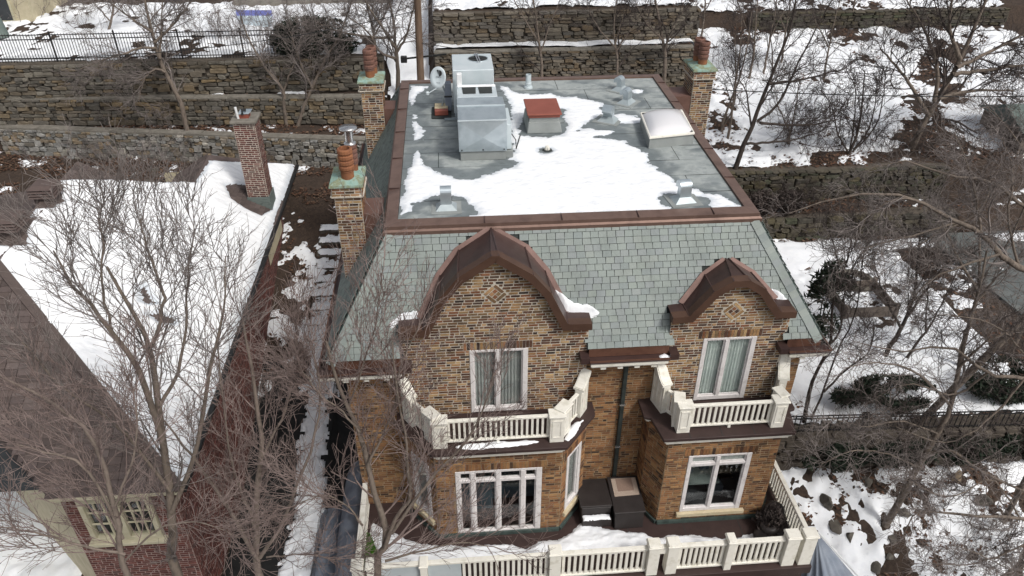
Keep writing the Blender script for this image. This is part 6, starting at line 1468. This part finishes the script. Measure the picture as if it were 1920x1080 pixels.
for i, (lab, b_, pth) in enumerate((
    ('straight grey sapling nearest the rear right chimney', (1405, 150), [[(1412, 110), (1416, 60), (1420, 0), (1424, -60)], [(1414, 90), (1395, 40), (1380, -10)]]),
    ('second grey trunk right of the rear right chimney', (1432, 140), [[(1440, 90), (1452, 30), (1462, -50)], [(1445, 70), (1470, 20), (1500, -20)]]),
    ('thin pair of saplings at the snowy corner by the chimney', (1350, 250), [[(1362, 210), (1385, 150), (1400, 90), (1410, 20)], [(1355, 240), (1378, 190), (1380, 120), (1378, 60)]]),
    ('slim tree leaning over the mossy wall beside the flat roof', (1363, 262), [[(1372, 215), (1378, 160), (1388, 100), (1390, 30)]]),
    ('third grey trunk in the row by the snowy corner', (1465, 120), [[(1470, 80), (1478, 30), (1490, -40)], [(1474, 60), (1455, 10), (1440, -40)]]),
    ('slim sapling on the upper slope near the long dark wall', (1545, 150), [[(1550, 110), (1560, 60), (1575, 0)], [(1555, 90), (1530, 40), (1520, 0)]]),
    ('sapling at the lower edge of the slope above the mossy wall', (1470, 320), [[(1478, 270), (1490, 210), (1500, 150)], [(1482, 250), (1460, 200), (1450, 150)]]),
    ('distant tree at the top between slope and upper wall', (1320, 40), [[(1322, 0), (1318, -60)], [(1322, 20), (1345, -20)]]),
    ('distant tree at the top above the slope', (1600, 20), [[(1605, -10), (1612, -60)], [(1604, 0), (1580, -40)]]))):
    simple(lab, b_, pth, .085, 4., BKS, 'bark', 'twig_dark', .4)
def standing(label, x, y, z, pth, r, lv, bark='bark', twig='twig_dark', yy=None):
    pts = [np.array([x, y, z])]+L3(pth[0], y, y+.3); limbs = [(pts, r, r*.3)]
    for p in pth[1:]: limbs.append((L3(p, y+.05, y+TR.uniform(-.8, .8)), r*.5, r*.14))
    return tree(label, limbs, lv, bark, twig)
for lab, px, pth, r in (
    ('tree rising behind the flat roof, between air unit and hatch', 1016, [[(1016, 140), (1012, 90), (1006, 40), (995, -30)], [(1013, 100), (1030, 50), (1050, 0)], [(1010, 80), (980, 30), (960, -10)]], .12),
    ('tree rising behind the middle of the rear copper kerb', 1157, [[(1157, 140), (1156, 100), (1150, 50), (1160, -20)], [(1156, 95), (1180, 60), (1210, 20)], [(1155, 90), (1120, 50), (1100, 10)], [(1154, 80), (1165, 40), (1180, -20)]], .11),
    ('tree rising behind the rear right corner of the flat roof', 1245, [[(1245, 150), (1247, 100), (1240, 60), (1228, 0), (1220, -50)], [(1246, 95), (1262, 50), (1290, 10)], [(1242, 75), (1210, 40), (1190, 0)]], .15)):
    p = by(px, 150, 17.2); standing(lab, p[0], 17.2, 2.8, pth, r, BKS)
for lab, b_, pth, r, z0 in (
    ('forked tree with twisting limbs on the left terraces, above the lowest wall', None, [[(342, 205), (335, 185), (312, 140), (298, 105), (288, 70), (275, 20), (265, -30)], [(300, 110), (302, 60), (306, 0)], [(292, 90), (262, 90), (235, 100), (200, 110), (150, 130)], [(285, 60), (240, 30), (200, 0)], [(310, 135), (290, 130), (270, 150), (260, 190)], [(290, 80), (330, 40), (360, 0)]], .17, 2.8),
    ('dark trunk on the left terraces behind the red chimney', (537, 236), [[(533, 200), (528, 165), (500, 130), (470, 80), (450, 30)], [(530, 175), (550, 120), (570, 60)]], .14, 2.8),
    ('leaning trunk on the left terraces just right of the dark one', (556, 236), [[(570, 200), (588, 160), (610, 110), (640, 60), (660, 0)], [(585, 165), (560, 110), (545, 60)]], .14, 2.8),
    ('tall tree by the utility pole, its crown behind the rear left chimney', (745, 175), [[(746, 130), (742, 90), (738, 40), (725, -20)], [(742, 90), (715, 50), (690, 10), (670, -30)], [(743, 100), (765, 60), (775, 10)], [(740, 70), (700, 70), (640, 60), (590, 40)], [(744, 110), (715, 100), (690, 60), (650, 30)]], .17, 2.8),
    ('slender tree left of the utility pole crown', (705, 100), [[(700, 60), (690, 20), (680, -30)], [(700, 70), (720, 30), (730, -10)]], .10, 5.),
    ('bare tree in the snowy yard behind the iron fence', (200, 60), [[(210, 30), (215, 0), (220, -40)], [(208, 40), (180, 10), (150, -20)]], .1, 5.4)):
    if b_ is None: q_ = by(350, 240, 16.7); standing(lab, q_[0], 16.7, 2.6, pth, r, scaleL(BK, .95, 1.1), 'bark', 'twig')
    else: simple(lab, b_, pth, r, z0, scaleL(BK, .95, 1.1), 'bark', 'twig', .3)
# low brush
BRUSH = [LV(7, .1, .5, .55, .6, 5, .18, .05, .0065, 3), LV(6, .1, .6, .28, .7, 4, .22, .03, .0055, 3)]
def brush(label, px, py, z0, w, n, h, seed):
    g = gp(px, py, z0); q = np.random.default_rng(seed); limbs = []
    for i in range(n):
        a = q.uniform(0, 6.28); rr = w*math.sqrt(q.uniform()); b_ = np.array([g[0]+rr*math.cos(a), g[1]+rr*.5*math.sin(a), 0]); b_[2] = float(ground_z(b_[0], b_[1]))-.05
        tip = b_+np.array([q.normal()*.3, q.normal()*.3, h*q.uniform(.6, 1.2)]); limbs.append(([b_, (b_+tip)/2+q.normal(size=3)*.08, tip], .013, .006))
    t = tree(label, limbs, BRUSH, 'twig_dark', 'twig_dark' if px > 1300 else 'twig', 'brush'); t['category'] = 'brush'
    for c_ in t.children: c_['kind'] = 'stuff'
for i, (lab, px, py, z0, w, n, h) in enumerate((
    ('thicket of bare brush on the bank right of the drive', 1850, 370, 2.5, 1.8, 22, 1.3), ('tangle of brush at the foot of the large spreading tree', 1700, 345, 3.2, 1.8, 20, 1.0), ('brown brush against the mossy wall by the roof', 1480, 390, 2., 1.6, 18, .9),
    ('dense dark brush in the hollow right of the slate hip', 1470, 430, 1.5, 1.5, 26, 1.1), ('brown brush beyond the raised garden bed', 1760, 520, 1., 1.5, 22, 1.2), ('scrub on the snowy slope above the mossy wall', 1530, 320, 3.3, 2.2, 18, .7), ('scrub near the top of the snowy slope', 1700, 90, 4.5, 2.4, 20, 1.1), ('brush trailing over the highest left wall near the yellow house', 120, 140, 5., 3.0, 24, 1.2), ('brush on the middle terrace behind the red chimney', 480, 185, 4., 2.4, 20, 1.0), ('tangled brush above the coursed wall behind the roof', 900, 20, 6.9, 3.0, 24, 1.1), ('brush tangle above the coursed wall nearer the slope', 1180, 15, 6.9, 3.0, 24, 1.1), ('thin brush in the middle of the snowy slope', 1500, 230, 3.8, 2.0, 16, .9), ('thin brush below the large spreading tree', 1640, 330, 3.2, 2.0, 20, 1.0), ('scrub beside the drive at mid right', 1720, 420, 1.9, 2.0, 22, 1.2), ('brush on the highest left terrace under the fence', 420, 130, 5., 3.0, 26, 1.3), ('scrub on the leafy bank behind the snowy neighbour roof', 420, 290, 1.5, 2.5, 20, .7), ('brush along the ramp beside the left terraces', 680, 190, 3., 1.0, 14, 1.2), ('brush on the bank behind the rear right chimney', 1380, 130, 4., 1.4, 18, 1.2), ('brush heap at the right edge of the slope', 1880, 210, 3.6, 1.6, 18, 1.3), ('twiggy brush in the lower right corner', 1850, 1040, -1.5, 1.0, 16, .9), ('twigs along the garden path in the rock garden', 1730, 930, -.8, .9, 10, .6),
    ('brush on the top terrace left of the pole', 620, 150, 4.5, 2.0, 20, 1.4), ('brush along the middle terrace at left', 250, 168, 4., 3.0, 22, 1.0), ('dry stalks at the foot of the lowest pale wall', 200, 290, 1.5, 2.6, 14, .7), ('brush on the slope top beside the upper wall', 1400, 30, 5.5, 1.8, 18, 1.3), ('brown thicket in the alley along the neighbour wall', 470, 760, -1.5, 1.0, 16, 1.3), ('thicket at the front of the alley beside the tarpaulins', 500, 980, -2.2, .9, 14, 1.2), ('brush at the dark wall below the yard trees', 1620, 430, 1.9, 2.2, 20, .9))):
    brush(lab, px, py, z0, w, n, h, 300+i)
# dark pine sprays by the right eave
dark_evergreen('dark pine with drooping sprays just right of the slate slope', gp(1530, 640), (.75, .5), 3.0, 2600, 9, .16, 'needle', 'pine_tree')
